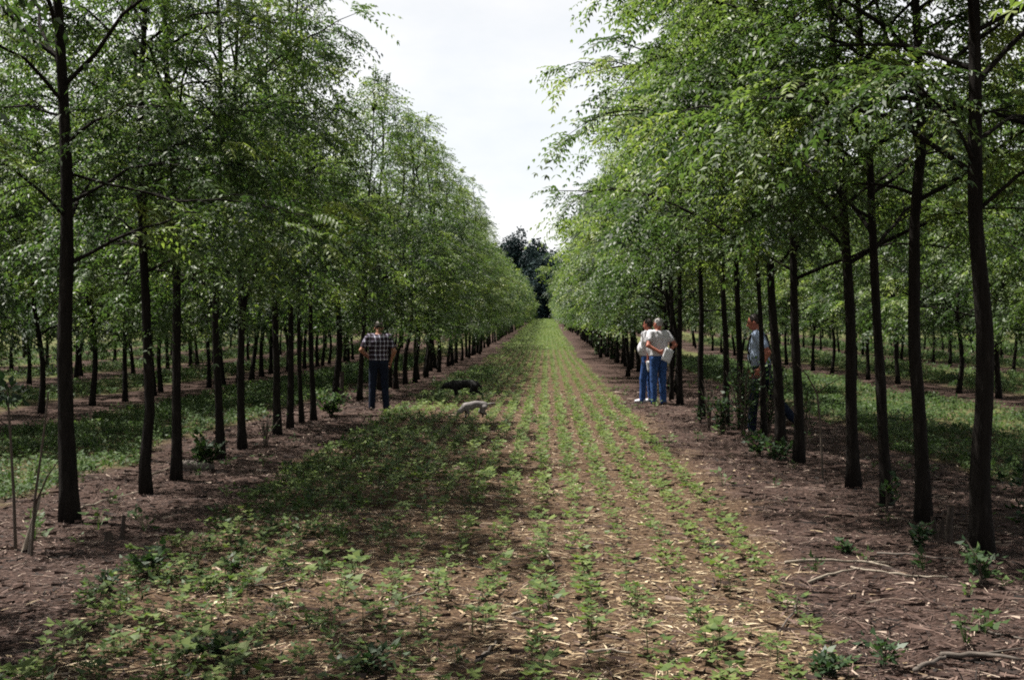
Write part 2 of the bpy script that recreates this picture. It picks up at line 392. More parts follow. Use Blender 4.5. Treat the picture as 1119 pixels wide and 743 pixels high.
# near trees traced from their trunks: (photo polyline from the base up, trunk width in photo px, crown radius, first branch, label)
NEAR_L = [
 ([(76,570),(74,420),(72,300),(67,150),(63,0)], 22, 2.3, 2.5, 'nearest thick dark trunk of the row left of the alley, very straight'),
 ([(160,537),(157,495),(163,462),(160,400),(159,300),(158,232)], 14, 2.2, 2.4, 'walnut with a kinked lower trunk, second in the row left of the alley'),
 ([(193,524),(194,450),(192,350),(190,250),(187,150),(184,0)], 13, 2.3, 2.4, 'straight walnut between the kinked trunk and the small shrub by the fallen log'),
 ([(241,502),(238,400),(237,350),(240,270),(239,170)], 11, 2.3, 2.2, 'slim walnut just behind the leafy shrub by the fallen log'),
 ([(265,490),(262,400),(262,335)], 10.5, 2.3, 2.3, 'walnut whose trunk forks into a Y at head height'),
 ([(303,477),(303,400),(298,320),(296,270)], 10, 2.3, 2.2, 'walnut leaning slightly left next to the bare twiggy bush'),
 ([(317,470),(317,400),(318,330),(319,270)], 8.5, 2.2, 2.3, 'upright slim walnut beside the one that leans left'),
 ([(330,462),(328,400),(326,320)], 6, 2.0, 2.2, 'thinnest walnut stem in the left row, before the green bush'),
 ([(343,460),(341,380),(339,290)], 7.5, 2.2, 2.2, 'slim walnut standing right behind the round green bush'),
 ([(367,434),(370,385),(368,300)], 9, 2.3, 2.0, 'walnut with a short snag at its foot, left of the plaid man'),
 ([(393,437),(395,380),(398,330)], 6.5, 2.1, 2.0, 'walnut partly hidden behind the elbow of the plaid man'),
]
NEAR_R = [
 ([(1073,607),(1072,520),(1080,420),(1078,350),(1066,250),(1063,150),(1061,30)], 26, 2.7, 2.6, 'nearest and thickest trunk of the right row, bowed, rightmost'),
 ([(1009,573),(1006,450),(1003,370),(1003,300),(1000,220),(1005,180),(1001,100),(1000,0)], 18.5, 2.7, 2.7, 'walnut with a crooked upper trunk and long bare side branches'),
 ([(970,552),(963,430),(955,330),(950,230),(948,150)], 14, 2.6, 2.4, 'walnut leaning left with a leafy sprout at its foot'),
 ([(933,532),(930,450),(927,350),(921,260),(918,180)], 16, 2.7, 2.3, 'dark walnut trunk between the leaning one and the bent dead sapling'),
 ([(873,505),(873,440),(870,340),(868,240)], 13, 2.6, 2.2, 'walnut just right of the walking man, trailing leg beside it'),
 ([(853,492),(850,420),(846,340),(843,250)], 13, 2.6, 2.3, 'walnut that hides the middle of the walking man'),
 ([(835,477),(832,400),(829,340),(827,290)], 7.5, 2.3, 2.65, 'thin walnut in front of the walking man, crossing his chest'),
 ([(811,470),(808,400),(806,300)], 9, 2.3, 2.65, 'walnut wrapped in brambles just left of the walking man'),
 ([(793,463),(793,380),(791,300)], 8.5, 2.3, 2.65, 'walnut rising from the left side of the bramble thicket'),
 ([(767,456),(765,400),(768,350),(767,300)], 8, 1.9, 2.65, 'walnut with a side branch at eye level, left of the brambles'),
 ([(743,441),(742,380),(741,310)], 7.5, 1.55, 2.65, 'walnut just right of the grey haired man'),
 ([(734,438),(733,380),(733,310)], 5, 1.45, 2.65, 'thin walnut directly behind the grey haired man'),
]
def near_tree(i, spec, sidesign):
    line, w, R, zb, label = spec
    b = gp(*line[0])
    pts = [at(x, y, b[1]) - b for x, y in line]; pts[0][2] = 0
    dist = b[1]
    r0 = w / F_PX * dist / 2 * 0.86
    kw = {}
    if label.startswith('walnut whose trunk forks'): kw['fork'] = (pts[-1][2] - 0.1, 0.35, 1.4, r0 * 0.6)
    if label.startswith('walnut with a crooked'):
        kw['extra'] = [(3.55, PI - 0.1, 1.9, 0.14, 0.05, 0.026), (3.5, -0.25, 2.0, -0.1, 0.3, 0.03), (3.6, 2.0, 1.6, 1.2, 0.1, 0.025)]
    if label.startswith('nearest thick'):
        kw['extra'] = [(3.9, PI, 1.5, 0.9, 0.2, 0.018), (2.95, 0.1, 2.2, -0.25, -0.1, 0.014)]
    if label.startswith('walnut with a side branch'): kw['extra'] = [(1.85, 0.15, 0.9, 0.05, 0.0, 0.018)]
    rng = np.random.default_rng(900 + i + (50 if sidesign > 0 else 0))
    H = (8.3 if i < 5 else 7.7 if i < 8 else 6.9) + rng.normal(0, 0.25)
    ms = gen_tree(300 + i + (100 if sidesign > 0 else 0), H, R * ((0.82 if i < 2 else 0.9 if i < 4 else 0.8) if sidesign < 0 else (0.84 if i < 3 else 1.08 if i < 6 else 0.98)), zb - (0.35 if sidesign < 0 else 0.15), r0, pts, (32 if i < 4 else 28), ((1.05 if i < 4 else 0.85) if sidesign < 0 else (1.3 if i < 3 else 0.95)), 7 if i < 4 else 6, 0.07 if i < 4 else 0.082, sides=12, slim=sidesign < 0 and i >= 2, **kw)
    return plant_tree('walnut_tree', ms, b, 0, 1, label)
for i, s in enumerate(NEAR_L): near_tree(i, s, -1)
for i, s in enumerate(NEAR_R): near_tree(i, s, 1)

# tree kinds that the rest of the rows repeat
VAR_N = [gen_tree(90 + k, 8.3, 1.95, 2.5, 0.08, None, 26, 1.0, 6, 0.085) for k in range(3)]
VAR_L = [gen_tree(40 + k, 8.3 + 0.2 * (k - 2), 1.72, 1.35, 0.064, None, 28, 0.72, 5, 0.098, slim=True, lean=(RNG.normal(0, .15), RNG.normal(0, .15))) for k in range(5)]
VAR_R = [gen_tree(60 + k, 8.5 + 0.25 * (k - 2), 2.6, 1.5, 0.066, None, 28, 0.85, 5, 0.098, lean=(RNG.normal(0, .15), RNG.normal(0, .15))) for k in range(5)]
VAR_S = [gen_tree(70 + k, 8.4 + 0.25 * (k - 2), 2.9, 1.3, 0.062, None, 32, 0.95, 5, 0.105, lean=(RNG.normal(0, .2), RNG.normal(0, .2))) for k in range(5)]
def far_scale(y): return 1 - 0.24 * min(1, max(0, (y - 45) / 75))
n_trees = len(NEAR_L) + len(NEAR_R)
def auto_row(base, y0, y1, step, var, label, group, jit=0.12):
    global n_trees
    y = y0; k = 0
    while y < y1:
        if RNG.random() < 0.94:
            ms = var[RNG.integers(len(var))]
            x = float(row_x(base, y)) + RNG.normal(0, jit)
            plant_tree('walnut_tree', ms, (x, y, float(rise(y))), RNG.uniform(0, 2 * PI), RNG.uniform(0.83, 1.0) * far_scale(y), label, group)
            n_trees += 1
        y += step * RNG.uniform(0.75, 1.25)
# the trees just outside the frame whose crowns reach into it
for k, (x, y) in enumerate([(-4.2, 7.4), (-4.1, 5.6), (-4.1, 4.0)]):
    plant_tree('walnut_tree', VAR_N[k % 3], (x, y, 0), 1.3 * k, 1.05, 'walnut whose crown hangs in from beyond the left edge, trunk out of view', 'walnuts at the near left edge')
for k, (x, y) in enumerate([(3.4, 6.1), (3.4, 4.6)]):
    plant_tree('walnut_tree', VAR_N[(k + 1) % 3], (x, y, 0), 2.1 * k, 1.0, 'walnut whose crown hangs in from beyond the right edge, trunk out of view', 'walnuts at the near right edge')
n_trees += 5
auto_row(-4.02, 33, 108, 1.55, VAR_L, 'walnut in the far stretch of the left row, beyond the plaid man', 'walnuts in the far left row', 0.14)
auto_row(3.13, 33.0, 108, 1.55, VAR_R, 'walnut in the far stretch of the right row, beyond the two white shirted men', 'walnuts in the far right row', 0.14)
auto_row(-9.25, 19, 80, 2.0, VAR_S, 'walnut in the second row to the left, seen between the nearer trunks', 'walnuts in the second row to the left', 0.15)
auto_row(9.95, 20, 85, 2.3, VAR_S, 'walnut in the second row to the right, seen between the nearer trunks', 'walnuts in the second row to the right', 0.15)
auto_row(-14.6, 30, 90, 2.4, VAR_S, 'walnut in the third row to the left, deep among the trunks', 'walnuts in the third row to the left', 0.2)
auto_row(16.9, 34, 90, 2.4, VAR_S, 'walnut in the third row to the right, deep among the trunks', 'walnuts in the third row to the right', 0.2)
auto_row(-20.2, 44, 90, 2.8, VAR_S, 'walnut in the fourth row to the left, far off among the trunks', 'walnuts in the fourth row to the left', 0.2)
auto_row(23.8, 48, 90, 2.8, VAR_S, 'walnut in the fourth row to the right, far off among the trunks', 'walnuts in the fourth row to the right', 0.2)
print('trees', n_trees)

# beyond those, the rows as one mass
def mesh_arrays(me):
    V = np.empty(len(me.vertices) * 3, np.float32); me.vertices.foreach_get('co', V)
    Q = np.empty(len(me.loops), np.int32); me.loops.foreach_get('vertex_index', Q)
    return V.reshape(-1, 3), Q.reshape(-1, 4)
far_lo = [gen_tree(80 + k, 8.3, 2.35, 1.2, 0.085, None, 20, 0.42, 2, 0.24, sides=6) for k in range(3)]
far_arr = []
for tm, cm in far_lo:
    ct = np.empty(len(cm.polygons), np.float32); cm.attributes['tint'].data.foreach_get('value', ct)
    far_arr.append((mesh_arrays(tm), mesh_arrays(cm), ct))
bt, bc = MB(), MB()
def far_row(base, y0, y1, step):
    y = y0
    while y < y1:
        (tv, tq), (cvv, cq), ct = far_arr[RNG.integers(3)]
        a = RNG.uniform(0, 2 * PI); s = RNG.uniform(0.86, 1.06) * far_scale(y)
        off = np.array([float(row_x(base, y)) + RNG.normal(0, 0.2), y, float(rise(y))])
        bt.add(rotz(tv, a) * s + off, tq); bc.add(rotz(cvv, a) * s + off, cq, np.clip(ct + RNG.normal(0, 0.06), 0, 1))
        y += step * RNG.uniform(0.8, 1.2)
far_row(-4.02, 109, 265, 1.9); far_row(3.13, 109, 265, 1.9)
for b in (-9.25, 9.95): far_row(b, 86, 230, 3)
for b in (-14.6, 16.9): far_row(b, 91, 230, 4)
for b in (-20.2, 23.8): far_row(b, 91, 230, 4.5)
for b in (-26, 30.5, -32, 37.5): far_row(b, 60, 230, 4.5)
fr = link('distant_walnut_rows', bc.mesh('distant_walnut_rows', M_LEAF)); tag(fr, 'far ends of the walnut rows merging into one green mass', 'trees', None, 'stuff')
tag(link('distant_trunks', bt.mesh('distant_trunks', M_BARK), fr), None, None, None, 'stuff')

# dark woodland closing the view
def woods_tree(seed, H, R):
    rng = np.random.default_rng(seed); tr = MB()
    z = np.linspace(-0.1, H * 0.8, 8)
    tr.tube(np.column_stack([0.2 * np.sin(z * .4), 0.2 * np.cos(z * .3), z]), 0.28 * (1 - 0.75 * np.clip(z, 0, H) / H), 8, rng=rng)
    n = 2300
    lobes = [np.array([rng.normal(0, R * 0.5), rng.normal(0, R * 0.5), H * rng.uniform(0.1, 0.86)]) for _ in range(15)] + [np.array([0, 0, H * 0.9])]
    ct = np.array(lobes)[rng.integers(len(lobes), size=n)]
    d = unit(rng.normal(0, 1, (n, 3))) * (rng.random((n, 1)) ** 0.4) * np.array([R * 0.55, R * 0.55, H * 0.12])
    P = ct + d; D = unit(d + rng.normal(0, 0.4, (n, 3)))
    for c in lobes[:8]:
        s = np.linspace(0, 1, 4)[:, None]
        tr.tube(np.array([0, 0, c[2] * 0.75]) * (1 - s) + c * s, 0.1 * (1 - 0.7 * s[:, 0]), 5, False, rng=rng)
    V, Q, li = leaflets(P, D, rng.uniform(0.6, 1.0, n), rng, 2, 0.42, 0.6)
    tone = rng.random(n) * 0.8
    return tr.mesh('trunk', M_BARK, True), mesh_np('crown', V, Q, M_WOODS_HAZED, tone[li])
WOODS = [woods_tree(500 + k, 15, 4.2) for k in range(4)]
for (px, ytop, Y, rs, lab) in [(566, 252, 290, 0.62, 'tallest dark woodland tree above the far end of the alley'),
                               (585, 263, 296, 0.75, 'dark woodland tree with a rounded top right of the tallest one'),
                               (602, 275, 282, 0.95, 'dark woodland tree filling the far end of the alley'),
                               (546, 268, 302, 0.8, 'dark woodland tree left of the tallest one, mostly behind the left row'),
                               (620, 276, 292, 1.0, 'dark woodland tree at the alley end, partly behind the right row'),
                               (592, 300, 278, 1.0, 'low woodland tree in front of the darker ones at the alley end')]:
    b = at(px, 348, Y); top = at(px, ytop, Y)[2] - float(rise(Y))
    r = plant_tree('woodland_tree', WOODS[RNG.integers(4)], (b[0], Y, float(rise(Y))), RNG.uniform(0, 6), 1, lab, 'woodland trees at the alley end')
    r.scale = (rs * top / 15, rs * top / 15, top / 15)
wt, wc = MB(), MB()
warr = [(mesh_arrays(a), mesh_arrays(b)) for a, b in WOODS]
for k in range(150):
    (tv, tq), (cvv, cq) = warr[RNG.integers(4)]
    sub = RNG.random(len(cq)) < 0.55
    x = -230 + 460 * k / 150; a = RNG.uniform(0, 6); s = RNG.uniform(0.6, 0.85)
    yw = RNG.uniform(275, 310); off = np.array([x + RNG.normal(0, 1.0), yw, float(rise(yw))])
    wt.add(rotz(tv, a) * s + off, tq)
    q = cq[sub]; vv = rotz(cvv[q.ravel()], a) * s + off
    wc.add(vv, np.arange(len(vv)).reshape(-1, 4), RNG.random(len(q)) * 0.8)
wr = link('distant_woods', wc.mesh('distant_woods', M_WOODS_HAZED)); tag(wr, 'dark wood along the horizon behind the plantation', 'wood', None, 'stuff')
tag(link('wood_trunks', wt.mesh('wood_trunks', M_BARK), wr), None, None, None, 'stuff')

# ------------------------------------------------------------------ ground cover
def blade_leaf(P, D, W_, ln, wd, rng, lift=0.1):
    """ovate leaf: one bent quad pair (6 verts, 2 quads)"""
    nrm = unit(np.cross(W_, D))
    a = P; b = P + D * ln[:, None] * 0.45; c = P + D * ln[:, None] - nrm * (ln * 0.18)[:, None]
    w = W_ * (wd * 0.5)[:, None]; up = nrm * (ln * lift)[:, None]
    V = np.stack([a, b + w + up, c, b - w + up], 1).reshape(-1, 3)
    return V, np.arange(len(V)).reshape(-1, 4)

def seedling_arrays(rng, h=0.11, nl=3, ls=0.055):
    """a stem with trifoliate leaves; returns leaf verts/quads and stem MB"""
    P, D = [], []
    st = MB(); tip = np.array([rng.normal(0, .01), rng.normal(0, .01), h])
    st.tube(np.array([[0, 0, -0.01], tip * 0.5, tip]), [0.0035, 0.003, 0.002], 4, False, rng=rng)
    for k in range(nl):
        z = h * (0.45 + 0.55 * k / max(1, nl - 1)); az = k * 2.2 + rng.uniform(0, 1.2)
        pet = h * rng.uniform(0.35, 0.65)
        root = np.array([0, 0, z]); e = root + np.array([math.cos(az) * pet, math.sin(az) * pet, pet * rng.uniform(0.2, 0.7)])
        st.tube(np.array([root, (root + e) / 2 + [0, 0, 0.004], e]), [0.0018, 0.0015, 0.0012], 4, False, rng=rng)
        for da in (-1.15, 0, 1.15):
            a = az + da; P.append(e); D.append([math.cos(a), math.sin(a), rng.uniform(-0.45, 0.2)])
    P, D = np.array(P), unit(np.array(D)); n = len(P)
    W_ = unit(np.cross(np.array([0, 0, 1.0]) + rng.normal(0, 0.25, (n, 3)), D))
    ln = ls * rng.uniform(0.8, 1.25, n)
    V, Q = blade_leaf(P, D, W_, ln, ln * 0.72, rng)
    return V, Q, st
SEED = [seedling_arrays(np.random.default_rng(700 + k), 0.09 + 0.02 * (k % 3), 3 + k % 2, 0.05 + 0.006 * (k % 3)) for k in range(8)]

def scatter(tpl, X, Y, S, rng, tone=0.5, ts=0.15, zoff=0.0):
    """many copies of small templates as one mesh's arrays"""
    out_ = MB(); idx = rng.integers(len(tpl), size=len(X))
    for k, (V, Q) in enumerate(tpl):
        w = np.where(idx == k)[0]
        if not len(w): continue
        a = rng.uniform(0, 2 * PI, len(w)); c, s = np.cos(a), np.sin(a)
        sc = S[w][:, None]
        vx = (V[None, :, 0] * c[:, None] - V[None, :, 1] * s[:, None]) * sc + X[w][:, None]
        vy = (V[None, :, 0] * s[:, None] + V[None, :, 1] * c[:, None]) * sc + Y[w][:, None]
        vz = V[None, :, 2] * sc + relief(X[w], Y[w])[:, None] + zoff
        VV = np.stack([vx, vy, vz], -1).reshape(-1, 3)
        QQ = (Q[None] + (np.arange(len(w)) * len(V))[:, None, None]).reshape(-1, 4)
        tt = np.clip(np.repeat(tone + rng.normal(0, ts, len(w)), len(Q)) + rng.normal(0, 0.06, len(QQ)), 0, 1)
        out_.add(VV, QQ, tt)
    return out_

rng = np.random.default_rng(21)
# sown rows in the alley
CX0, CX1, PITCH = -2.75, 1.62, 0.30
sx, sy = [], []
for k, x0 in enumerate(np.arange(CX0, CX1, PITCH)):
    for (ya, yb, st) in ((6.2, 30, 0.065), (30, 70, 0.12), (70, 150, 0.22), (150, 262, 0.5)):
        n = int((yb - ya) / st); y = ya + (np.arange(n) + rng.random(n)) * st
        keep = rng.random(n) < 0.50 + 0.55 * vnoise(y * 0.8 + 17 * k, np.full(n, k * 3.3))
        y = y[keep]; sx.append(x0 + rng.normal(0, 0.028, len(y))); sy.append(y)
sx, sy = np.concatenate(sx), np.concatenate(sy)
sxx = sx * (1 - 0.12 * np.clip((sy - 16) / 45, 0, 1))
ss = rng.uniform(0.38, 1.05, len(sx)) * np.where(sy > 150, 2.4, np.where(sy > 70, 1.5, np.where(sy > 30, 0.88, 0.95)))
# foreground is patchier
pt = vnoise(sxx * 0.9 + 5, sy * 0.7)
kp = (sy > 13) | (rng.random(len(sx)) < 0.2 + 1.0 * pt)
kp &= litter_at(sxx, sy) < 0.75
sxx, sy, ss = sxx[kp], sy[kp], ss[kp]
front = np.where((sy > 6.7) & (np.abs((sxx / sy) + 0.02) < 0.37))[0]
front = front[np.argsort(sy[front])][:290]
mask = np.ones(len(sxx), bool); mask[front] = False
TPL = [(V, Q) for V, Q, _ in SEED]
cb = scatter(TPL, sxx[mask], sy[mask], ss[mask], rng, 0.52, 0.17)
tag(link('crop_seedlings', cb.mesh('crop_seedlings', M_CROP)), 'rows of low green crop seedlings running down the alley', 'seedlings', None, 'stuff')
# the nearest ones singly
protos = []
for k, (V, Q, st) in enumerate(SEED):
    r0_ = empty('crop_seedling', (0, 0, 0))
    tag(r0_, 'small crop seedling in the nearest part of the alley floor', 'seedling', 'crop seedlings nearest the camera')
    link('foliage', mesh_np('foliage', V, Q, M_CROP, np.clip(0.5 + rng.normal(0, 0.2, len(Q)), 0, 1)), r0_)
    link('stem', st.mesh('stem', M_STEM), r0_)
    protos.append(r0_)
for n_, i in enumerate(front):
    o = protos[n_] if n_ < len(protos) else copy_tree(protos[n_ % len(protos)])
    o.location = (sxx[i], sy[i], float(relief(sxx[i:i+1], sy[i:i+1])[0]))
    o.rotation_euler = (0, 0, rng.uniform(0, 6.28)); s = ss[i] * 1.1; o.scale = (s, s, s)

# low weeds: left half of the alley, side alleys, and thinly in the litter
def weed_tpl(rng, h=0.12, n=9, ls=0.06):
    az = rng.uniform(0, 2 * PI, n); r = rng.uniform(0.0, h * 0.6, n)
    P = np.column_stack([np.cos(az) * r, np.sin(az) * r, rng.uniform(0.15, 1, n) * h])
    D = unit(np.column_stack([np.cos(az + rng.normal(0, .5, n)), np.sin(az + rng.normal(0, .5, n)), rng.uniform(-0.3, 0.5, n)]))
    W_ = unit(np.cross(np.array([0, 0, 1.0]) + rng.normal(0, 0.25, (n, 3)), D)); ln = ls * rng.uniform(0.6, 1.3, n)
    V, Q = blade_leaf(P, D, W_, ln, ln * 0.6, rng)
    st = np.arange(n)
    w = unit(np.column_stack([-np.sin(az), np.cos(az), np.zeros(n)])) * 0.0022
    base = np.zeros((n, 3)); base[:, 2] = -0.01
    V2 = np.stack([base - w, base + w, P + w, P - w], 1).reshape(-1, 3)
    return np.vstack([V, V2]), np.vstack([Q, np.arange(n * 4).reshape(-1, 4) + len(V)])
WT = [weed_tpl(np.random.default_rng(800 + k), 0.09 + 0.03 * (k % 3), 8 + k % 5, 0.05 + 0.012 * (k % 3)) for k in range(8)]
def region(n, x0, x1, y0, y1, dens_fn, power=1.6):
    u = rng.random(n) ** power; y = y0 + (y1 - y0) * u
    x = rng.uniform(x0, x1, n)
    k = rng.random(n) < dens_fn(x, y)
    return x[k], y[k]
wx, wy = [], []
def addw(a): wx.append(a[0]); wy.append(a[1])
addw(region(22000, -3.1, 0.1, 6, 48, lambda x, y: np.clip(0.1 + 1.2 * vnoise(x * 1.1 + 3, y * 0.9), 0, 1) * np.clip(-0.2 - x * 0.5, 0.03, 1) * (litter_at(x, y) < 0.6) * np.where(y < 11, 0.15, 0.27) * (np.hypot(x + 1.55, (y - 26.5) / 3) > 1.0)))
addw(region(15000, -8.7, -4.7, 10, 60, lambda x, y: np.clip(0.25 + vnoise(x * 0.9, y * 0.7), 0, 1) * (litter_at(x, y) < 0.55)))
addw(region(15000, 4.5, 9.4, 10, 60, lambda x, y: np.clip(0.25 + vnoise(x * 0.9, y * 0.7), 0, 1) * (litter_at(x, y) < 0.55)))
addw(region(24000, -26, -9, 22, 100, lambda x, y: 0.8 * (litter_at(x, y) < 0.55)))
addw(region(24000, 10, 28, 24, 100, lambda x, y: 0.8 * (litter_at(x, y) < 0.55)))
wx, wy = np.concatenate(wx), np.concatenate(wy)
ws = rng.uniform(0.4, 0.95, len(wx)) * (1 + 0.018 * np.clip(wy - 10, 0, 60))
tag(link('low_weeds', scatter(WT, wx, wy, ws, rng, 0.5, 0.2).mesh('low_weeds', M_WEED)), 'low green weeds covering the alley floors between the rows', 'weeds', None, 'stuff')
a = region(900, -6.0, 5.5, 6, 40, lambda x, y: (litter_at(x, y) > 0.6) * np.clip(1.8 * vnoise(x * 1.7 + 9, y * 1.3) - 0.6, 0, 1), 1.4)
tag(link('undergrowth', scatter(WT, a[0], a[1], rng.uniform(0.6, 1.3, len(a[0])), rng, 0.45, 0.2).mesh('undergrowth', M_WEED)), 'sparse sprouts coming up through the dead leaves', 'undergrowth', None, 'stuff')

# dead leaves and broken straw
def flake_tpl(rng, l, w, bend=1.0):
    c = rng.uniform(-0.25, 0.25) * bend; k = rng.uniform(0.05, 0.3) * bend
    V = np.array([[-l / 2, -w / 2, 0], [-l / 2, w / 2, 0.0], [0, -w / 2 + c * w, l * k * .5], [0, w / 2 + c * w, l * k * .5], [l / 2, -w * 0.15, l * k * rng.uniform(-.2, .8)], [l / 2, w * 0.15, l * k * rng.uniform(-.2, .8)]])
    V[:, 2] += 0.004
    return V, np.array([[0, 2, 3, 1], [2, 4, 5, 3]])
_fr = np.random.default_rng(839)
FL = [flake_tpl(_fr, float(np.exp(_fr.uniform(math.log(0.018), math.log(0.085)))), float(_fr.uniform(0.004, 0.014))) for k in range(20)]
FL += [flake_tpl(_fr, _fr.uniform(0.12, 0.3), 0.0035, 0.6) for k in range(9)]
ST = [flake_tpl(_fr, float(np.exp(_fr.uniform(math.log(0.014), math.log(0.16)))), float(_fr.uniform(0.003, 0.008)), 0.45) for k in range(22)]
ST += [flake_tpl(_fr, _fr.uniform(0.03, 0.09), _fr.uniform(0.012, 0.022), 0.8) for k in range(4)]
a = region(150000, -7, 6.5, 5.8, 34, lambda x, y: np.clip(litter_at(x, y), 0.3, 1) * np.clip(0.55 + 0.9 * vnoise(x * 2, y * 2), 0, 1), 1.7)
tag(link('dead_leaf_litter', scatter(FL, a[0], a[1], rng.uniform(0.6, 1.5, len(a[0])), rng, 0.42, 0.32).mesh('dead_leaf_litter', M_LITTER)), 'brown dead leaves and twig scraps lying under the tree rows', 'leaf litter', None, 'stuff')
dens = lambda x, y: (1 - 0.93 * litter_at(x, y)) * np.clip(vnoise(x * 1.2 + 40, y * 1.2) * 1.1 + 0.15, 0.05, 1)
a = region(60000, -3.2, 2.6, 5.8, 34, dens, 1.9)
b = region(14000, -9, 10, 12, 45, lambda x, y: (1 - litter_at(x, y)) * (np.abs(x) > 4.6) * 0.6, 1.3)
ax, ay = np.concatenate([a[0], b[0]]), np.concatenate([a[1], b[1]])
tag(link('straw_litter', scatter(ST, ax, ay, rng.uniform(0.6, 1.5, len(ax)), rng, 0.46, 0.3, 0.003).mesh('straw_litter', M_STRAW)), 'pale broken straw strewn between the seedlings', 'straw', None, 'stuff')

# ------------------------------------------------------------------ sticks, stumps, log
def stick(pts, r, mat, label, name='fallen_stick', twig=None, group=None):
    P = np.array([gp(*q) for q in pts]); o0 = P.mean(0)
    n = 9; s = np.linspace(0, len(P) - 1, n)
    Q = np.stack([np.interp(s, np.arange(len(P)), P[:, k]) for k in range(3)], -1) - o0
    Q[:, 2] = r * 0.9 + relief(Q[:, 0] + o0[0], Q[:, 1] + o0[1]).clip(-0.01, 0.03) + 0.01 * RNG.random(n)
    Q[1:-1, :2] += RNG.normal(0, r * 0.25, (n - 2, 2))
    r = r * 0.8; mb = MB(); mb.tube(Q, np.linspace(r, r * 0.5, n), 8, wob=0.14)
    o = link(name, mb.mesh(name, mat, True), None, o0); tag(o, label, 'stick', group)
    if twig:
        t, dx, dy, l = twig
        b = Q[int(t * (n - 1))]; u = np.linspace(0, 1, 4)[:, None]
        m2 = MB(); m2.tube(b + u * np.array([dx * l, dy * l, 0.06 * l]), np.linspace(r * 0.5, r * 0.2, 4), 6)
        link('twig', m2.mesh('twig', mat, True), o)
    return o
stick([(858,616),(905,614),(945,614),(975,621)], 0.016, M_STICK, 'long pale stick, topmost of the pile before the right row', twig=(.7, .8, -.5, .25))
stick([(884,638),(912,629),(944,621)], 0.014, M_STICK, 'short pale stick slanting up to the long pale one')
stick([(930,621),(960,629),(992,632)], 0.011, M_STICK, 'thin pale stick lying under the end of the long pale one')
stick([(972,632),(1005,631),(1036,632)], 0.012, M_STICK, 'short pale stick at the right end of the stick pile')
stick([(958,607),(1000,609),(1040,615)], 0.011, M_STICKD, 'thin grey stick behind the pile of pale sticks')
stick([(1048,600),(1055,608),(1063,618)], 0.014, M_STICK, 'short pale stick leaning at the foot of the nearest right trunk')
stick([(1000,736),(1018,727),(1034,718)], 0.018, M_STICKD, 'grey stick pointing at the camera in the bottom right corner')
stick([(1028,719),(1070,718),(1116,723)], 0.02, M_STICKD, 'thick grey stick along the bottom right corner', twig=(.5, .9, .3, .3))
stick([(1040,690),(1080,692),(1119,700)], 0.012, M_STICKD, 'thin dark stick above the thick grey one at bottom right')
stick([(852,690),(868,668),(872,652)], 0.009, M_STICKD, 'bent dark twig lying at the edge of the seedlings on the right')
stick([(85,557),(120,546),(152,537)], 0.010, M_STICK, 'thin pale branch running from the nearest left trunk to the kinked one')
stick([(150,528),(180,514),(205,501)], 0.009, M_STICK, 'thin pale branch behind the kinked trunk')
stick([(330,690),(345,684),(356,678)], 0.010, M_STICK, 'short pale stick among the seedlings in the left foreground')
stick([(400,676),(418,672),(438,670)], 0.010, M_STICK, 'pale corn stalk lying flat left of the centre foreground')
stick([(520,726),(533,715),(542,704)], 0.012, M_STICKD, 'dark stick end lying among the straw at the bottom centre')
stick([(250,650),(280,644),(320,638)], 0.011, M_STICKD, 'dark stick lying in the shade on the lower left')
stick([(440,662),(462,655),(478,643)], 0.009, M_STICK, 'pale stalk in the sunny patch left of centre')
stick([(590,604),(600,612),(606,619)], 0.010, M_STICK, 'small pale stalk in the middle of the seedling rows')
stick([(560,672),(575,668),(588,664)], 0.010, M_STICK, 'pale stalk right of centre in the sunny patch')
stick([(640,715),(662,712),(690,716)], 0.011, M_STICK, 'pale stalk lying across the rows at the bottom')
# pale stalks standing or lying in the left side alley
for (x, y, l) in [(24, 437, 'pale stalk in the left side alley near the photo edge'),]:
    pass
# log by the shrub
P = np.array([gp(199, 514), gp(215, 514), gp(233, 515)]); o0 = P[1]
mb = MB(); s = np.linspace(0, 1, 7)[:, None]
Q = (P[0] * (1 - s) + P[2] * s) - o0; Q[:, 2] = 0.05 + 0.01 * np.sin(np.arange(7))
mb.tube(Q, [0.05, 0.062, 0.06, 0.058, 0.06, 0.05, 0.04], 12, wob=0.06)
tag(link('fallen_log', mb.mesh('fallen_log', M_STICKD, True), None, o0), 'short grey log lying beside the shrub in the left row', 'log')

def stump(px, py, h, r, label, lean=(0, 0), name='stump', mat=M_STUMP):
    b = gp(px, py); z = np.linspace(-0.04, h, 6)
    mb = MB(); mb.tube(np.column_stack([lean[0] * z, lean[1] * z, z]), r * (1 + 0.5 * np.exp(-np.clip(z, 0, 9) / 0.05)) * np.linspace(1, 0.8, 6), 9, wob=0.12)
    tag(link(name, mb.mesh(name, mat, True), None, b), label, 'stump')
stump(1022, 592, 0.2, 0.022, 'leftmost of three dark stubs between the two nearest right trunks', (-.1, 0))
stump(1029, 590, 0.16, 0.02, 'lowest of three dark stubs between the two nearest right trunks', (.05, 0))
stump(1036, 595, 0.29, 0.028, 'tallest of three dark stubs between the two nearest right trunks', (.06, 0))
stump(119, 592, 0.08, 0.03, 'low dark stump in the litter right of the nearest left trunk', (-.1, 0))
stump(133, 590, 0.19, 0.018, 'thin dark stub beside the low stump on the left', (.1, 0))
stump(373, 437, 0.6, 0.06, 'short dark snag at the foot of the walnut left of the plaid man', (.03, 0), 'snag')
stump(27, 602, 0.42, 0.018, 'pale weathered stake leaning right at the left edge', (.28, 0), 'stake', M_STICK)
stump(33, 603, 0.36, 0.014, 'greyish stake beside the pale one at the left edge', (.12, 0), 'stake', M_STICKD)

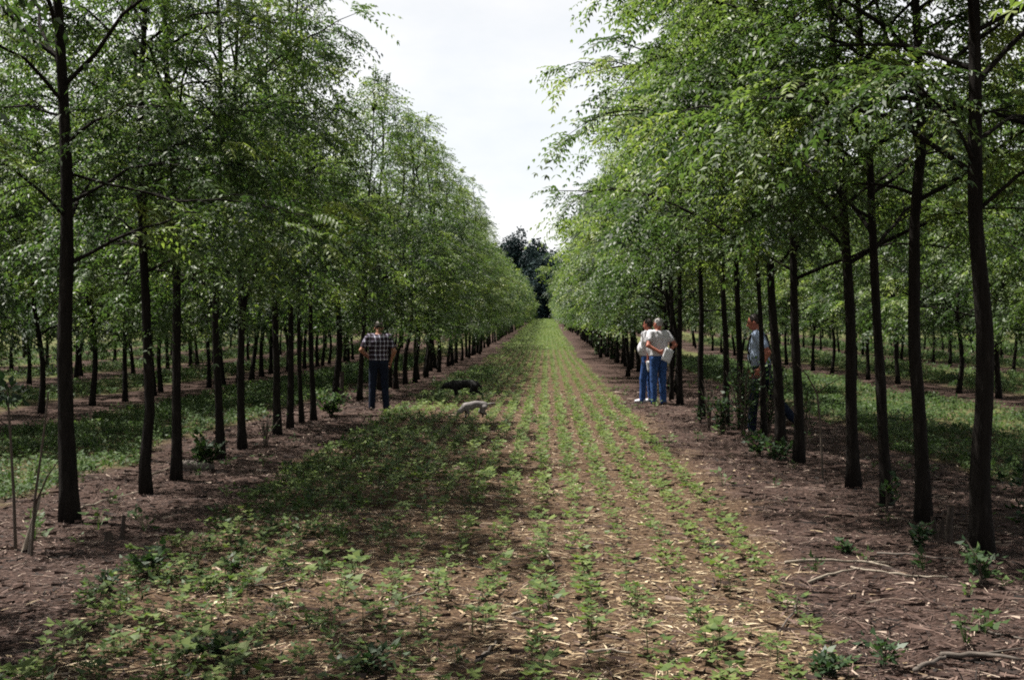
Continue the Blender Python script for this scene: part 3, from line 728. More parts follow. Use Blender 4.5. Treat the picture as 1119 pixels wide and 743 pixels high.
# ------------------------------------------------------------------ shrubs, saplings
def shrub(name, px, py, h, w, nstem, nleaf, ls, label, cat='shrub', mat=M_SHRUB, seed=0, Y=None, top_only=False, tone=0.5, stem_mat=M_TWIG, lean=0.0):
    rng_ = np.random.default_rng(1000 + seed)
    b = gp(px, py) if Y is None else np.array([at(px, py, Y)[0], Y, 0])
    r = empty(name, b); tag(r, label, cat)
    st, P, D = MB(), [], []
    for k in range(nstem):
        az = rng_.uniform(0, 2 * PI); sp = rng_.uniform(0.15, 1) * w / 2; hh = h * rng_.uniform(0.65, 1.0)
        s = np.linspace(0, 1, 6)
        pts = np.column_stack([np.cos(az) * sp * s ** 1.3 + lean * s * hh, np.sin(az) * sp * s ** 1.3, hh * (s - 0.15 * s ** 3)]) + np.column_stack([rng_.normal(0, .01, 6), rng_.normal(0, .01, 6), np.zeros(6)]) * h
        pts[0] = [np.cos(az) * 0.02, np.sin(az) * 0.02, -0.03]
        st.tube(pts, np.linspace(0.006, 0.002, 6) * (0.6 + h), 5, False, rng=rng_)
        m_ = nleaf // nstem
        s2 = rng_.uniform(0.55 if top_only else 0.15, 1, m_)
        pp = np.stack([np.interp(s2, s, pts[:, j]) for j in range(3)], -1); a2 = rng_.uniform(0, 2 * PI, m_)
        out_ = np.column_stack([np.cos(a2), np.sin(a2), rng_.uniform(-0.3, 0.6, m_)])
        P.append(pp + out_ * rng_.uniform(0, 0.16, (m_, 1)) * w); D.append(unit(out_ + rng_.normal(0, .3, (m_, 3))))
    link('stem', st.mesh('stem', stem_mat, True), r)
    if nleaf:
        P, D = np.vstack(P), np.vstack(D); n = len(P)
        W_ = unit(np.cross(np.array([0, 0, 1.0]) + rng_.normal(0, .35, (n, 3)), D)); ln = ls * rng_.uniform(0.6, 1.3, n)
        V, Q = blade_leaf(P, D, W_, ln, ln * 0.62, rng_)
        link('foliage', mesh_np('foliage', V, Q, mat, np.clip(tone + rng_.normal(0, 0.2, n), 0, 1)), r)
    return r
shrub('shrub', 226, 513, 0.48, 0.4, 7, 130, 0.11, 'small leafy shrub beside the grey log in the left row', seed=1)
shrub('shrub', 362, 455, 0.52, 0.75, 14, 330, 0.10, 'round bright green bush in the left row before the plaid man', seed=2, tone=0.65)
shrub('bush', 290, 488, 0.65, 0.7, 12, 40, 0.06, 'bare twiggy bush with few leaves between the forked and leaning walnuts', 'bush', seed=3)
shrub('weed', 165, 632, 0.26, 0.26, 6, 70, 0.075, 'dark leafy weed in the shade on the lower left', 'weed', seed=4, tone=0.3)
shrub('weed', 461, 528, 0.32, 0.16, 3, 26, 0.09, 'tall single weed standing up from the alley left of centre', 'weed', seed=5, tone=0.6)
shrub('weed', 118, 650, 0.2, 0.3, 6, 70, 0.05, 'low dark weed at the edge of the litter, lower left', 'weed', seed=6, tone=0.3)
shrub('weed', 255, 630, 0.18, 0.25, 6, 60, 0.05, 'bright low weed on the lower left edge of the alley', 'weed', seed=7, tone=0.6)
shrub('weed', 240, 720, 0.16, 0.4, 9, 130, 0.05, 'broad weed patch at the bottom left', 'weed', seed=8, tone=0.4)
shrub('weed', 400, 735, 0.15, 0.4, 9, 130, 0.05, 'broad weed at the bottom edge left of centre', 'weed', seed=9, tone=0.4)
shrub('sprout', 968, 562, 0.42, 0.25, 5, 36, 0.085, 'leafy sprout at the foot of the left leaning walnut', 'sprout', seed=10, tone=0.5)
shrub('weed', 1006, 600, 0.24, 0.22, 6, 80, 0.06, 'dark bushy weed left of the three stubs on the right', 'weed', seed=11, tone=0.3)
shrub('shrub', 1074, 640, 0.34, 0.3, 9, 90, 0.06, 'greyish shrub growing before the nearest right trunk', seed=12, tone=0.35)
shrub('shrub', 1122, 585, 0.85, 0.5, 9, 150, 0.08, 'leafy shrub cut by the right edge of the picture', seed=13, tone=0.4)
shrub('weed', 925, 605, 0.13, 0.2, 5, 50, 0.055, 'small dull weed in the litter above the stick pile', 'weed', seed=14, tone=0.35)
shrub('weed', 965, 728, 0.17, 0.26, 6, 60, 0.045, 'green weed at the bottom right beside the grey sticks', 'weed', seed=15, tone=0.35)
shrub('weed', 900, 740, 0.15, 0.35, 8, 120, 0.05, 'broad green weed at the bottom edge, right of centre', 'weed', seed=16, tone=0.35)
# bramble thicket about the walking man
shrub('bramble', 812, 478, 1.3, 0.7, 16, 300, 0.085, 'tall bramble in front of the walking man, densest of the thicket', seed=20, tone=0.5)
shrub('bramble', 790, 474, 0.8, 0.6, 12, 190, 0.085, 'lower bramble at the left end of the thicket', seed=21, tone=0.45)
shrub('bramble', 840, 474, 1.35, 0.6, 12, 300, 0.08, 'bramble rising before the legs of the walking man', seed=22, tone=0.45)
shrub('bramble', 830, 500, 0.35, 0.55, 9, 130, 0.085, 'low leafy bramble at the foot of the thin walnut', seed=23, tone=0.4)
shrub('bramble', 853, 503, 0.28, 0.5, 9, 110, 0.085, 'low leafy bramble at the foot of the two trunks right of the thicket', seed=24, tone=0.4)
shrub('bush', 775, 470, 0.95, 0.5, 12, 30, 0.06, 'bare twiggy bush between the brambles and the grey haired man', 'bush', seed=25)
shrub('bush', 765, 462, 0.35, 0.35, 8, 90, 0.07, 'small dark leafy bush at the foot of the walnut with the eye level branch', 'bush', seed=26, tone=0.35)
shrub('bush', 672, 396, 1.3, 1.0, 14, 380, 0.12, 'dark leafy bush at the foot of the right row far beyond the two men', 'bush', seed=27, tone=0.35)
shrub('bush', 655, 390, 1.1, 0.9, 12, 320, 0.12, 'farthest leafy bush along the right row', 'bush', seed=28, tone=0.45)
shrub('sapling', 880, 490, 1.2, 0.4, 5, 60, 0.08, 'leafy sapling just right of the walking man', 'sapling', seed=29, tone=0.5)
# bent dead sapling right of the thicket
b = gp(899, 520)
r = empty('dead_sapling', b); tag(r, 'bent leafless sapling between the thicket and the dark walnut trunk', 'sapling')
mb = MB(); P = np.array([at(899, 520, b[1]), at(897, 470, b[1]), at(893, 430, b[1] + .1), at(882, 410, b[1] + .1), at(871, 398, b[1] + .2)]) - b; P[0][2] = -0.03
mb.tube(P, [0.014, 0.013, 0.011, 0.008, 0.004], 7, wob=0.06); link('stem', mb.mesh('stem', M_TWIG, True), r)
mb = MB(); P2 = np.array([at(893, 430, b[1] + .1), at(905, 420, b[1]), at(920, 412, b[1])]) - b
mb.tube(P2, [0.008, 0.006, 0.003], 6); link('branch', mb.mesh('branch', M_TWIG, True), r)
# three thin stems at the left edge
def thin_stem(pts, r0_, label, side=(), leafy=0, seed=0):
    b = gp(*pts[0]); r = empty('sapling', b); tag(r, label, 'sapling')
    P = np.array([at(x, y, b[1]) for x, y in pts]) - b; P[0][2] = -0.03
    mb = MB(); mb.tube(P, np.linspace(r0_, r0_ * 0.55, len(P)), 7, wob=0.05); link('stem', mb.mesh('stem', M_TWIG, True), r)
    for br in side:
        Q = np.array([at(x, y, b[1]) for x, y in br]) - b
        m2 = MB(); m2.tube(Q, np.linspace(r0_ * 0.7, r0_ * 0.3, len(Q)), 6); link('branch', m2.mesh('branch', M_TWIG, True), r)
    if leafy:
        rg = np.random.default_rng(seed); n = leafy; c = P[-1]
        d = unit(rg.normal(0, 1, (n, 3))); PP = c + d * rg.uniform(0.02, 0.16, (n, 1)) * np.array([1, 1, 0.8])
        W_ = unit(np.cross(np.array([0, 0, 1.0]) + rg.normal(0, .4, (n, 3)), d)); ln = rg.uniform(0.05, 0.1, n)
        V, Q = blade_leaf(PP, d, W_, ln, ln * 0.6, rg)
        link('foliage', mesh_np('foliage', V, Q, M_SHRUB, np.clip(0.15 + rg.normal(0, .12, n), 0, 1)), r)
    return r
thin_stem([(17,600),(15,540),(11,470),(8,428)], 0.014, 'thin sapling with a dark leafy tuft on top at the left edge', leafy=60, seed=5)
thin_stem([(34,606),(38,545),(47,480),(53,428)], 0.011, 'thin bare sapling with a side shoot beside the stakes', side=[[(39,550),(52,520),(66,500)]])

# ------------------------------------------------------------------ figures: a smooth union of tapered limbs, meshed as one surface
class Body:
    def __init__(s): s.p = []
    def cap(s, a, b, r1, r2=None, k=0.03): s.p.append(('c', np.array(a, float), np.array(b, float), r1, r1 if r2 is None else r2, k)); return s
    def ell(s, c, r, k=0.03, R=None): s.p.append(('e', np.array(c, float), np.array(r, float), R, None, k)); return s
    def mesh(s, name, mat, h=0.01, cut=(), grow=0.0):
        lo = np.min([np.minimum(p[1], p[2]) - max(p[3], p[4]) if p[0] == 'c' else p[1] - np.max(p[2]) for p in s.p], 0) - 0.05 - grow
        hi = np.max([np.maximum(p[1], p[2]) + max(p[3], p[4]) if p[0] == 'c' else p[1] + np.max(p[2]) for p in s.p], 0) + 0.05 + grow
        n = np.ceil((hi - lo) / h).astype(int) + 1
        F = np.full(n, 0.3, np.float32)
        for p in s.p:
            k = p[5]; mg = k + 0.04 + grow
            if p[0] == 'c': a, b = np.minimum(p[1], p[2]) - max(p[3], p[4]) - mg, np.maximum(p[1], p[2]) + max(p[3], p[4]) + mg
            else: a, b = p[1] - np.max(p[2]) - mg, p[1] + np.max(p[2]) + mg
            i0 = np.clip(np.floor((a - lo) / h).astype(int), 0, n - 1); i1 = np.clip(np.ceil((b - lo) / h).astype(int) + 1, 1, n)
            g = np.stack(np.meshgrid(*[lo[j] + h * np.arange(i0[j], i1[j]) for j in range(3)], indexing='ij'), -1)
            if p[0] == 'c':
                ba = p[2] - p[1]; t = np.clip(((g - p[1]) @ ba) / (ba @ ba + 1e-12), 0, 1)
                d = np.linalg.norm(g - p[1] - t[..., None] * ba, axis=-1) - (p[3] + (p[4] - p[3]) * t)
            else:
                q = g - p[1]
                if p[3] is not None: q = q @ p[3]
                k0 = np.linalg.norm(q / p[2], axis=-1); k1 = np.linalg.norm(q / p[2] ** 2, axis=-1)
                d = np.where(k1 < 1e-9, -np.min(p[2]), k0 * (k0 - 1) / np.maximum(k1, 1e-9))
            d = d - grow
            sl3 = tuple(slice(i0[j], i1[j]) for j in range(3)); f = F[sl3]
            hh = np.clip(0.5 + 0.5 * (f - d) / k, 0, 1)
            F[sl3] = np.minimum(f * (1 - hh) + d * hh - k * hh * (1 - hh), f)
        if cut:
            g = np.stack(np.meshgrid(*[lo[j] + h * np.arange(n[j]) for j in range(3)], indexing='ij'), -1)
            for (pt_, nr) in cut: F = np.maximum(F, (g - np.array(pt_)) @ np.array(nr, float))
        return surface(name, F, lo, h, mat)

def surface(name, F, lo, h, mat):
    S = F < 0; n = np.array(F.shape)
    corners = [(i, j, k) for i in (0, 1) for j in (0, 1) for k in (0, 1)]
    sh = lambda A, c: A[c[0]:n[0] - 1 + c[0], c[1]:n[1] - 1 + c[1], c[2]:n[2] - 1 + c[2]]
    cnt = sum(sh(S, c).astype(np.int8) for c in corners); act = (cnt > 0) & (cnt < 8)
    idx = np.full(act.shape, -1, np.int64); cells = np.argwhere(act); idx[act] = np.arange(len(cells))
    acc = np.zeros((len(cells), 3)); num = np.zeros(len(cells))
    for c in corners:
        for ax in range(3):
            if c[ax] == 0:
                c2 = list(c); c2[ax] = 1
                fa = F[tuple((cells + c).T)]; fb = F[tuple((cells + c2).T)]
                x = (fa < 0) != (fb < 0); t = np.where(x, fa / np.where(fa == fb, 1, fa - fb), 0)
                ptc = np.array(c, float)[None].repeat(len(cells), 0); ptc[:, ax] += t
                acc += ptc * x[:, None]; num += x
    V = lo + h * (cells + acc / np.maximum(num, 1)[:, None])
    Qs = []
    for ax in range(3):
        a1, a2 = (ax + 1) % 3, (ax + 2) % 3
        i0 = [slice(None)] * 3; i1 = [slice(None)] * 3; i0[ax] = slice(0, -1); i1[ax] = slice(1, None)
        A, B = S[tuple(i0)], S[tuple(i1)]
        e = np.argwhere(A != B); e = e[(e[:, a1] > 0) & (e[:, a2] > 0) & (e[:, a1] < n[a1] - 1) & (e[:, a2] < n[a2] - 1)]
        if not len(e): continue
        u1 = np.zeros(3, int); u1[a1] = 1; u2 = np.zeros(3, int); u2[a2] = 1
        q = np.stack([idx[tuple((e - u1 - u2).T)], idx[tuple((e - u2).T)], idx[tuple(e.T)], idx[tuple((e - u1).T)]], -1)
        ins = A[tuple(e.T)]; q[~ins] = q[~ins][:, ::-1]; Qs.append(q)
    return mesh_np(name, V, np.vstack(Qs), mat, None, True)

def hand(B, w, d, nrm, r=0.034, curl=0.6, thumb=1):
    """palm and five fingers from wrist w along d; nrm = palm side"""
    w, d, nrm = np.array(w, float), unit(np.array(d, float)), unit(np.array(nrm, float))
    sd_ = np.cross(d, nrm)
    for j, (o, l) in enumerate([(-0.03, 0.068), (-0.01, 0.08), (0.01, 0.076), (0.03, 0.058)]):
        k0 = w + d * 0.085 + sd_ * o
        B.cap(w + d * 0.015 + sd_ * o * 0.6, k0, 0.016, 0.013, 0.018)
        c1 = math.cos(curl * 0.6), math.sin(curl * 0.6); c2 = math.cos(curl * 1.5), math.sin(curl * 1.5)
        k1 = k0 + (d * c1[0] + nrm * c1[1]) * l * 0.55; k2 = k1 + (d * c2[0] + nrm * c2[1]) * l * 0.5
        B.cap(k0, k1, 0.011, 0.0095, 0.006); B.cap(k1, k2, 0.0095, 0.0075, 0.004)
    t0 = w + d * 0.03 + sd_ * 0.03 * -thumb; t1 = t0 + (d * 0.6 - sd_ * 0.7 * thumb + nrm * 0.3) * 0.045; t2 = t1 + (d * 0.9 + nrm * 0.5) * 0.032
    B.cap(t0, t1, 0.014, 0.011, 0.012); B.cap(t1, t2, 0.0105, 0.008, 0.005)

def cloth(name, stops, scale=14, rough=0.9): return simple_mat(name, stops, scale, rough, 0.8, 4, (1, 1, 0.6), 0, 0.035, 0.15)
M_SKIN = simple_mat('tanned skin', [(0.3, (0.24, 0.11, 0.07)), (0.7, (0.32, 0.165, 0.11))], 12, 0.55, 0.1)
M_SKINR = simple_mat('sunburnt skin', [(0.3, (0.25, 0.08, 0.056)), (0.7, (0.32, 0.12, 0.08))], 12, 0.55, 0.1)
M_WHITE = cloth('white cotton', [(0.3, (0.40, 0.39, 0.42)), (0.7, (0.5, 0.49, 0.51))], 9)
M_BLUEW = cloth('pale blue cotton', [(0.3, (0.19, 0.24, 0.34)), (0.7, (0.27, 0.32, 0.42))], 9)
M_JEAN = cloth('blue denim', [(0.3, (0.014, 0.036, 0.115)), (0.7, (0.034, 0.078, 0.21))], 10)
M_JEAND = cloth('dark navy denim', [(0.3, (0.004, 0.006, 0.014)), (0.7, (0.009, 0.014, 0.03))], 10)
M_HAIRD = simple_mat('dark hair', [(0.3, (0.012, 0.008, 0.006)), (0.7, (0.035, 0.024, 0.018))], 60, 0.6, 0.5, 4, (1, 1, .3))
M_HAIRG = simple_mat('grey hair', [(0.3, (0.14, 0.13, 0.13)), (0.7, (0.30, 0.29, 0.29))], 60, 0.6, 0.5, 4, (1, 1, .3))
M_SHOE = simple_mat('brown leather', [(0.3, (0.03, 0.02, 0.015)), (0.7, (0.07, 0.045, 0.03))], 20, 0.5, 0.1)
M_SHOEL = simple_mat('pale canvas shoe', [(0.3, (0.3, 0.3, 0.33)), (0.7, (0.5, 0.5, 0.54))], 20, 0.7, 0.1)
M_BELT = simple_mat('black leather', [(0.3, (0.01, 0.008, 0.007)), (0.7, (0.025, 0.02, 0.016))], 20, 0.45, 0.1)
M_EYE = simple_mat('eye', [(0.4, (0.02, 0.015, 0.012)), (0.6, (0.03, 0.02, 0.015))], 20, 0.2, 0)
M_LIP = simple_mat('lips', [(0.4, (0.25, 0.08, 0.06)), (0.6, (0.3, 0.1, 0.08))], 20, 0.5, 0)
M_PAPER = simple_mat('white paper', [(0.3, (0.46, 0.46, 0.48)), (0.7, (0.54, 0.54, 0.55))], 6, 0.8, 0)
# plaid
M_PLAID, nt = new_mat('dark plaid cotton'); L = nt.links.new
out = N(nt, 'ShaderNodeOutputMaterial'); p = N(nt, 'ShaderNodeBsdfPrincipled'); p.inputs['Roughness'].default_value = 0.9; p.inputs['Specular IOR Level'].default_value = 0.15
tc = N(nt, 'ShaderNodeTexCoord'); sx_ = N(nt, 'ShaderNodeSeparateXYZ'); L(tc.outputs['Object'], sx_.inputs[0])
u = N(nt, 'ShaderNodeMath', operation='MULTIPLY_ADD'); L(sx_.outputs[1], u.inputs[0]); u.inputs[1].default_value = 0.6; L(sx_.outputs[0], u.inputs[2])
def band(src, freq, lo_, hi_):
    a = N(nt, 'ShaderNodeMath', operation='MULTIPLY'); L(src, a.inputs[0]); a.inputs[1].default_value = freq
    f = N(nt, 'ShaderNodeMath', operation='FRACT'); L(a.outputs[0], f.inputs[0])
    r = ramp(nt, [(0.0, (0, 0, 0)), (lo_, (1, 1, 1)), (hi_, (0, 0, 0))], 'CONSTANT'); L(f.outputs[0], r.inputs[0]); return r
bu, bv = band(u.outputs[0], 11.5, 0.35, 0.6), band(sx_.outputs[2], 11.5, 0.35, 0.58)
sm = N(nt, 'ShaderNodeMath', operation='ADD'); L(bu.outputs[0], sm.inputs[0]); L(bv.outputs[0], sm.inputs[1])
hf = N(nt, 'ShaderNodeMath', operation='MULTIPLY'); L(sm.outputs[0], hf.inputs[0]); hf.inputs[1].default_value = 0.5
pr = ramp(nt, [(0.0, (0.02, 0.012, 0.018)), (0.5, (0.17, 0.16, 0.21)), (1.0, (0.6, 0.62, 0.7))]); L(hf.outputs[0], pr.inputs[0])
L(pr.outputs[0], p.inputs['Base Color']); L(p.outputs[0], out.inputs[0])

def person(loc, rz, label, J, shirt, trousers, hair, skin=M_SKIN, shoe=M_SHOE, belly=0.0, sc=1.0, sleeve=0.55, head_turn=0.0, head_tilt=0.0, cap_top=1.0, straps=False, curls=(0.6, 0.6), palm=((0, 1, 0), (0, 1, 0)), tuck=0.975, loose=0.0):
    """local +Y is where the figure faces; J: joints for left (-x) and right (+x) limbs"""
    root = empty('person', loc, rz); root.scale = (sc,) * 3; tag(root, label, 'person')
    hipL, hipR = np.array([-0.095, 0, 0.92]), np.array([0.095, 0, 0.92])
    shL, shR = np.array([-0.19, 0, 1.42]), np.array([0.19, 0, 1.42])
    B = Body()
    torso = [('e', (0, 0.0, 0.98), (0.165, 0.125, 0.13)), ('e', (0, 0.02 + belly * 0.4, 1.12), (0.165 + belly * .25, 0.125 + belly * .55, 0.17)), ('e', (0, 0.0, 1.30), (0.185, 0.125, 0.19))]
    for _, c, r in torso: B.ell(c, np.array(r) * 0.93, 0.05)
    B.cap(shL * [0.8, 1, 1], shR * [0.8, 1, 1], 0.062, 0.062, 0.05)
    B.cap((0, -0.005, 1.42), (0, 0.01, 1.54), 0.058, 0.052, 0.03)
    Rh = np.array(Euler((head_tilt, 0, head_turn)).to_matrix()); hc = np.array([0, 0.015, 1.522])
    hp = lambda v: hc + Rh @ np.array(v, float)
    B.ell(hp((0, 0.0, 0.105)), (0.076, 0.094, 0.108), 0.02, Rh); B.ell(hp((0, 0.035, 0.045)), (0.056, 0.062, 0.062), 0.03, Rh)
    B.cap(hp((0, 0.09, 0.10)), hp((0, 0.112, 0.068)), 0.010, 0.015, 0.012)
    B.cap(hp((-0.035, 0.088, 0.118)), hp((0.035, 0.088, 0.118)), 0.010, 0.010, 0.02)
    for s_ in (-1, 1): B.ell(hp((s_ * 0.078, 0.0, 0.085)), (0.012, 0.022, 0.033), 0.008, Rh)
    for sgn, sh_, el, wr, pd, cu, pn in ((-1, shL, J['elL'], J['wrL'], J.get('hdL'), curls[0], palm[0]), (1, shR, J['elR'], J['wrR'], J.get('hdR'), curls[1], palm[1])):
        el, wr = np.array(el, float), np.array(wr, float)
        B.cap(sh_, el, 0.050, 0.040, 0.03); B.cap(el, wr, 0.041, 0.027, 0.02)
        hand(B, wr, np.array(pd, float) if pd is not None else wr - el, pn, curl=cu, thumb=-sgn)
    for hip, kn, an in ((hipL, J['knL'], J['anL']), (hipR, J['knR'], J['anR'])):
        kn, an = np.array(kn, float), np.array(an, float)
        B.cap(hip, kn, 0.078, 0.05, 0.04); B.cap(kn, an, 0.052, 0.036, 0.02)
        B.cap(an, an + [0, 0.1, -0.045], 0.034, 0.028, 0.02)
    link('body', B.mesh('body', skin, 0.0075), root)
    T = Body()
    for _, c, r in torso[(0 if tuck < 0.97 else 1):]: T.ell(c, np.array(r) + 0.012 + loose, 0.06)
    if tuck >= 0.97: T.ell(torso[0][1], np.array(torso[0][2]) + 0.014 + loose, 0.06)
    T.cap(shL * [0.85, 1, 1], shR * [0.85, 1, 1], 0.074, 0.074, 0.05)
    for sh_, el in ((shL, J['elL']), (shR, J['elR'])):
        e_ = sh_ + (np.array(el) - sh_) * sleeve; T.cap(sh_, e_, 0.072, 0.068, 0.035)
    T.cap((0, 0, 1.45), (0, 0.004, 1.485), 0.068, 0.064, 0.02)
    link('shirt', T.mesh('shirt', shirt, 0.011, cut=[((0, 0, tuck), (0, 0, -1)), ((0, 0, 1.492), (0, -0.25, 0.97))]), root)
    G = Body(); G.ell((0, 0.0, 0.955), (0.178, 0.14, 0.13), 0.04)
    for hip, kn, an in ((hipL, J['knL'], J['anL']), (hipR, J['knR'], J['anR'])):
        kn, an = np.array(kn, float), np.array(an, float)
        G.cap(hip, kn, 0.098, 0.072, 0.035); G.cap(kn, an + [0, 0, -0.02], 0.071, 0.064, 0.02)
        foot = an + np.array([0, 0, -0.09])
        S_ = Body(); S_.cap(foot + [0, -0.035, 0.045], foot + [0, 0.05, 0.042], 0.043, 0.042, 0.03).cap(foot + [0, 0.05, 0.04], foot + [0, 0.145, 0.032], 0.044, 0.034, 0.03)
        link('shoe', S_.mesh('shoe', shoe, 0.009, cut=[((0, 0, foot[2] + 0.002), (0, 0, -1))]), root)
    link('trousers', G.mesh('trousers', trousers, 0.011, cut=[((0, 0, 1.02), (0, 0, 1))]), root)
    K = Body(); K.ell((0, 0.003 + belly * .1, 1.0), (0.180 + belly * .05, 0.144 + belly * .2, 0.05), 0.02)
    link('belt', K.mesh('belt', M_BELT, 0.011, cut=[((0, 0, 1.018), (0, 0, 1)), ((0, 0, 0.985), (0, 0, -1))]), root)
    Hh = Body(); Hh.ell(hp((0, -0.012, 0.12)), (0.084, 0.095, 0.103), 0.02, Rh)
    nrm_ = Rh @ unit(np.array([0, 1.0, -0.75]))
    cuts = [(hp((0, 0.06, 0.135)), nrm_), (hp((0, 0, 0.045)), Rh @ np.array([0, 0, -1.0]))]
    if cap_top < 1.0: cuts.append((hp((0, -0.02, 0.205)), Rh @ unit(np.array([0, 0.25, 1.0]))))
    link('hair', Hh.mesh('hair', hair, 0.009, cut=cuts), root)
    for s_ in (-1, 1):
        E = Body(); E.ell(hp((s_ * 0.031, 0.084, 0.103)), (0.014, 0.011, 0.008), 0.01, Rh); link('eye', E.mesh('eye', M_EYE, 0.004), root)
    E = Body(); E.ell(hp((0, 0.09, 0.04)), (0.024, 0.010, 0.006), 0.01, Rh); link('mouth', E.mesh('mouth', M_LIP, 0.004), root)
    if straps:
        for s_ in (-1, 1):
            E = Body()
            q = [(s_ * 0.1, 0.14 + belly * .5, 1.03), (s_ * 0.1, 0.16 + belly * .3, 1.25), (s_ * 0.1, 0.11, 1.42), (s_ * 0.1, 0.0, 1.50), (s_ * 0.09, -0.12, 1.40), (s_ * 0.05, -0.15, 1.2), (s_ * 0.03, -0.145, 1.03)]
            for a_, b_ in zip(q[:-1], q[1:]): E.cap(a_, b_, 0.014, 0.014, 0.01)
            link('strap', E.mesh('strap', M_BELT, 0.009), root)
    return root

STAND = dict(knL=(-0.105, 0.015, 0.5), anL=(-0.115, -0.01, 0.09), knR=(0.105, 0.015, 0.5), anR=(0.115, -0.01, 0.09))
# plaid man, seen from behind, hands in front
J = dict(STAND); J.update(knL=(-0.12, 0.02, 0.5), anL=(-0.135, 0, 0.09), knR=(0.115, 0.015, 0.5), anR=(0.145, -0.02, 0.09),
    elL=(-0.335, -0.03, 1.17), wrL=(-0.19, 0.13, 1.02), hdL=(0.5, 0.3, -0.5), elR=(0.30, -0.06, 1.15), wrR=(0.225, 0.06, 0.95), hdR=(-0.1, 0.5, -1))
b = gp(414, 449)
person((b[0], b[1], 0), math.radians(4), 'man in a plaid shirt and dark trousers standing with his back turned', J, M_PLAID, M_JEAND, M_HAIRD, belly=0.04, sc=0.965, head_tilt=-0.5, sleeve=0.62, palm=((0.3, -0.3, 0), (-1, 0, 0)), loose=0.006)
# man in front of the pair: white shirt, facing left
J = dict(STAND); J.update(elL=(-0.25, -0.13, 1.15), wrL=(-0.235, -0.10, 0.91), hdL=(0.0, 0.0, -1), elR=(0.27, -0.03, 1.15), wrR=(0.23, 0.06, 0.92), hdR=(0.05, 0.3, -1), anL=(-0.12, 0.08, 0.09), knL=(-0.11, 0.07, 0.5))
b = gp(708.5, 440)
p2 = person((b[0], b[1], 0), math.radians(62), 'red faced heavy man in a white shirt and blue jeans, left of the pair', J, M_WHITE, M_JEAN, M_HAIRD, skin=M_SKINR, shoe=M_SHOEL, belly=0.065, sc=0.985, head_tilt=0.05, palm=((1, 0, 0), (-1, 0, 0)), loose=0.012)
# grey haired man, hands behind his back holding papers
J = dict(STAND); J.update(elL=(-0.30, -0.10, 1.17), wrL=(-0.12, -0.22, 1.05), hdL=(0.9, -0.1, -0.3), elR=(0.32, -0.12, 1.2), wrR=(0.10, -0.23, 1.08), hdR=(-0.9, -0.1, -0.3), anR=(0.13, 0.02, 0.09))
b3 = gp(719.5, 443)
p3 = person((b3[0], b3[1], 0), math.radians(28), 'grey haired man in a white shirt holding papers behind his back, right of the pair', J, M_WHITE, M_JEAN, M_HAIRG, skin=M_SKINR, belly=0.09, sc=1.0, head_turn=0.35, head_tilt=0.05, cap_top=0.9, sleeve=0.5, palm=((0, -1, 0.2), (0, -1, 0.2)), curls=(1.0, 1.0), loose=0.012)
# walking man behind the trunks
J = dict(knL=(-0.1, 0.18, 0.5), anL=(-0.11, 0.26, 0.09), knR=(0.1, -0.12, 0.5), anR=(0.11, -0.36, 0.15), elL=(-0.27, -0.12, 1.16), wrL=(-0.25, 0.02, 0.94), elR=(0.27, 0.0, 1.15), wrR=(0.235, 0.12, 0.93))
b4 = np.array([at(842, 470, 21.6)[0], 21.6, 0])
p4 = person((b4[0], b4[1], 0), math.radians(80), 'man in a pale shirt with dark braces striding left behind the trunks', J, M_BLUEW, M_JEAND, M_HAIRD, skin=M_SKINR, belly=0.03, sc=1.04, head_tilt=-0.1, straps=True, sleeve=0.6, palm=((1, 0, 0), (-1, 0, 0)))

p3.rotation_euler = (-0.05, 0.03, math.radians(28)); p4.rotation_euler = (-0.13, 0, math.radians(80))
# papers
def sheet(name, root, c, wdt, hgt, nrm, upv, label, mat=M_PAPER, th=0.004, bend=0.02):
    """a slightly bent sheet at a place given in the holder's own frame"""
    Mx = Matrix.Translation(root.location) @ Euler(root.rotation_euler).to_matrix().to_4x4() @ Matrix.Scale(root.scale[0], 4)
    nrm, upv = unit(np.array(nrm, float)), unit(np.array(upv, float)); sv = np.cross(upv, nrm)
    uu = np.linspace(-0.5, 0.5, 6); Vf, Vb = [], []
    for v in uu:
        for u_ in uu:
            q = sv * u_ * wdt + upv * v * hgt + nrm * bend * (math.cos(u_ * 3) + 0.4 * math.sin(v * 4))
            Vf.append(q + nrm * th / 2); Vb.append(q - nrm * th / 2)
    V = np.array(Vf + Vb); n = 6; Q = []
    for i in range(n - 1):
        for j in range(n - 1):
            k = i * n + j; Q.append([k, k + 1, k + n + 1, k + n]); Q.append([36 + k, 36 + k + n, 36 + k + n + 1, 36 + k + 1])
    for k in range(n - 1):
        for a_, b_ in ((k, k + 1), ((n - 1) * n + k + 1, (n - 1) * n + k), ((k + 1) * n, k * n), (k * n + n - 1, (k + 1) * n + n - 1)): Q.append([a_, 36 + a_, 36 + b_, b_])
    R3 = np.array(Mx.to_3x3()); V = V @ R3.T
    o = link(name, mesh_np(name, V, np.array(Q), mat), None, Mx @ Vector(c)); return tag(o, label, 'paper')
sheet('paper_sheet', p3, (0.02, -0.30, 0.98), 0.21, 0.27, (0.1, -1, 0.25), (0.45, 0.1, 1), 'white papers held behind the back of the grey haired man')
sheet('paper_sheet', p2, (-0.245, -0.13, 0.77), 0.11, 0.22, (-0.88, -0.47, 0.05), (0.1, 0.2, 1), 'folded white paper held at the thigh of the red faced man')

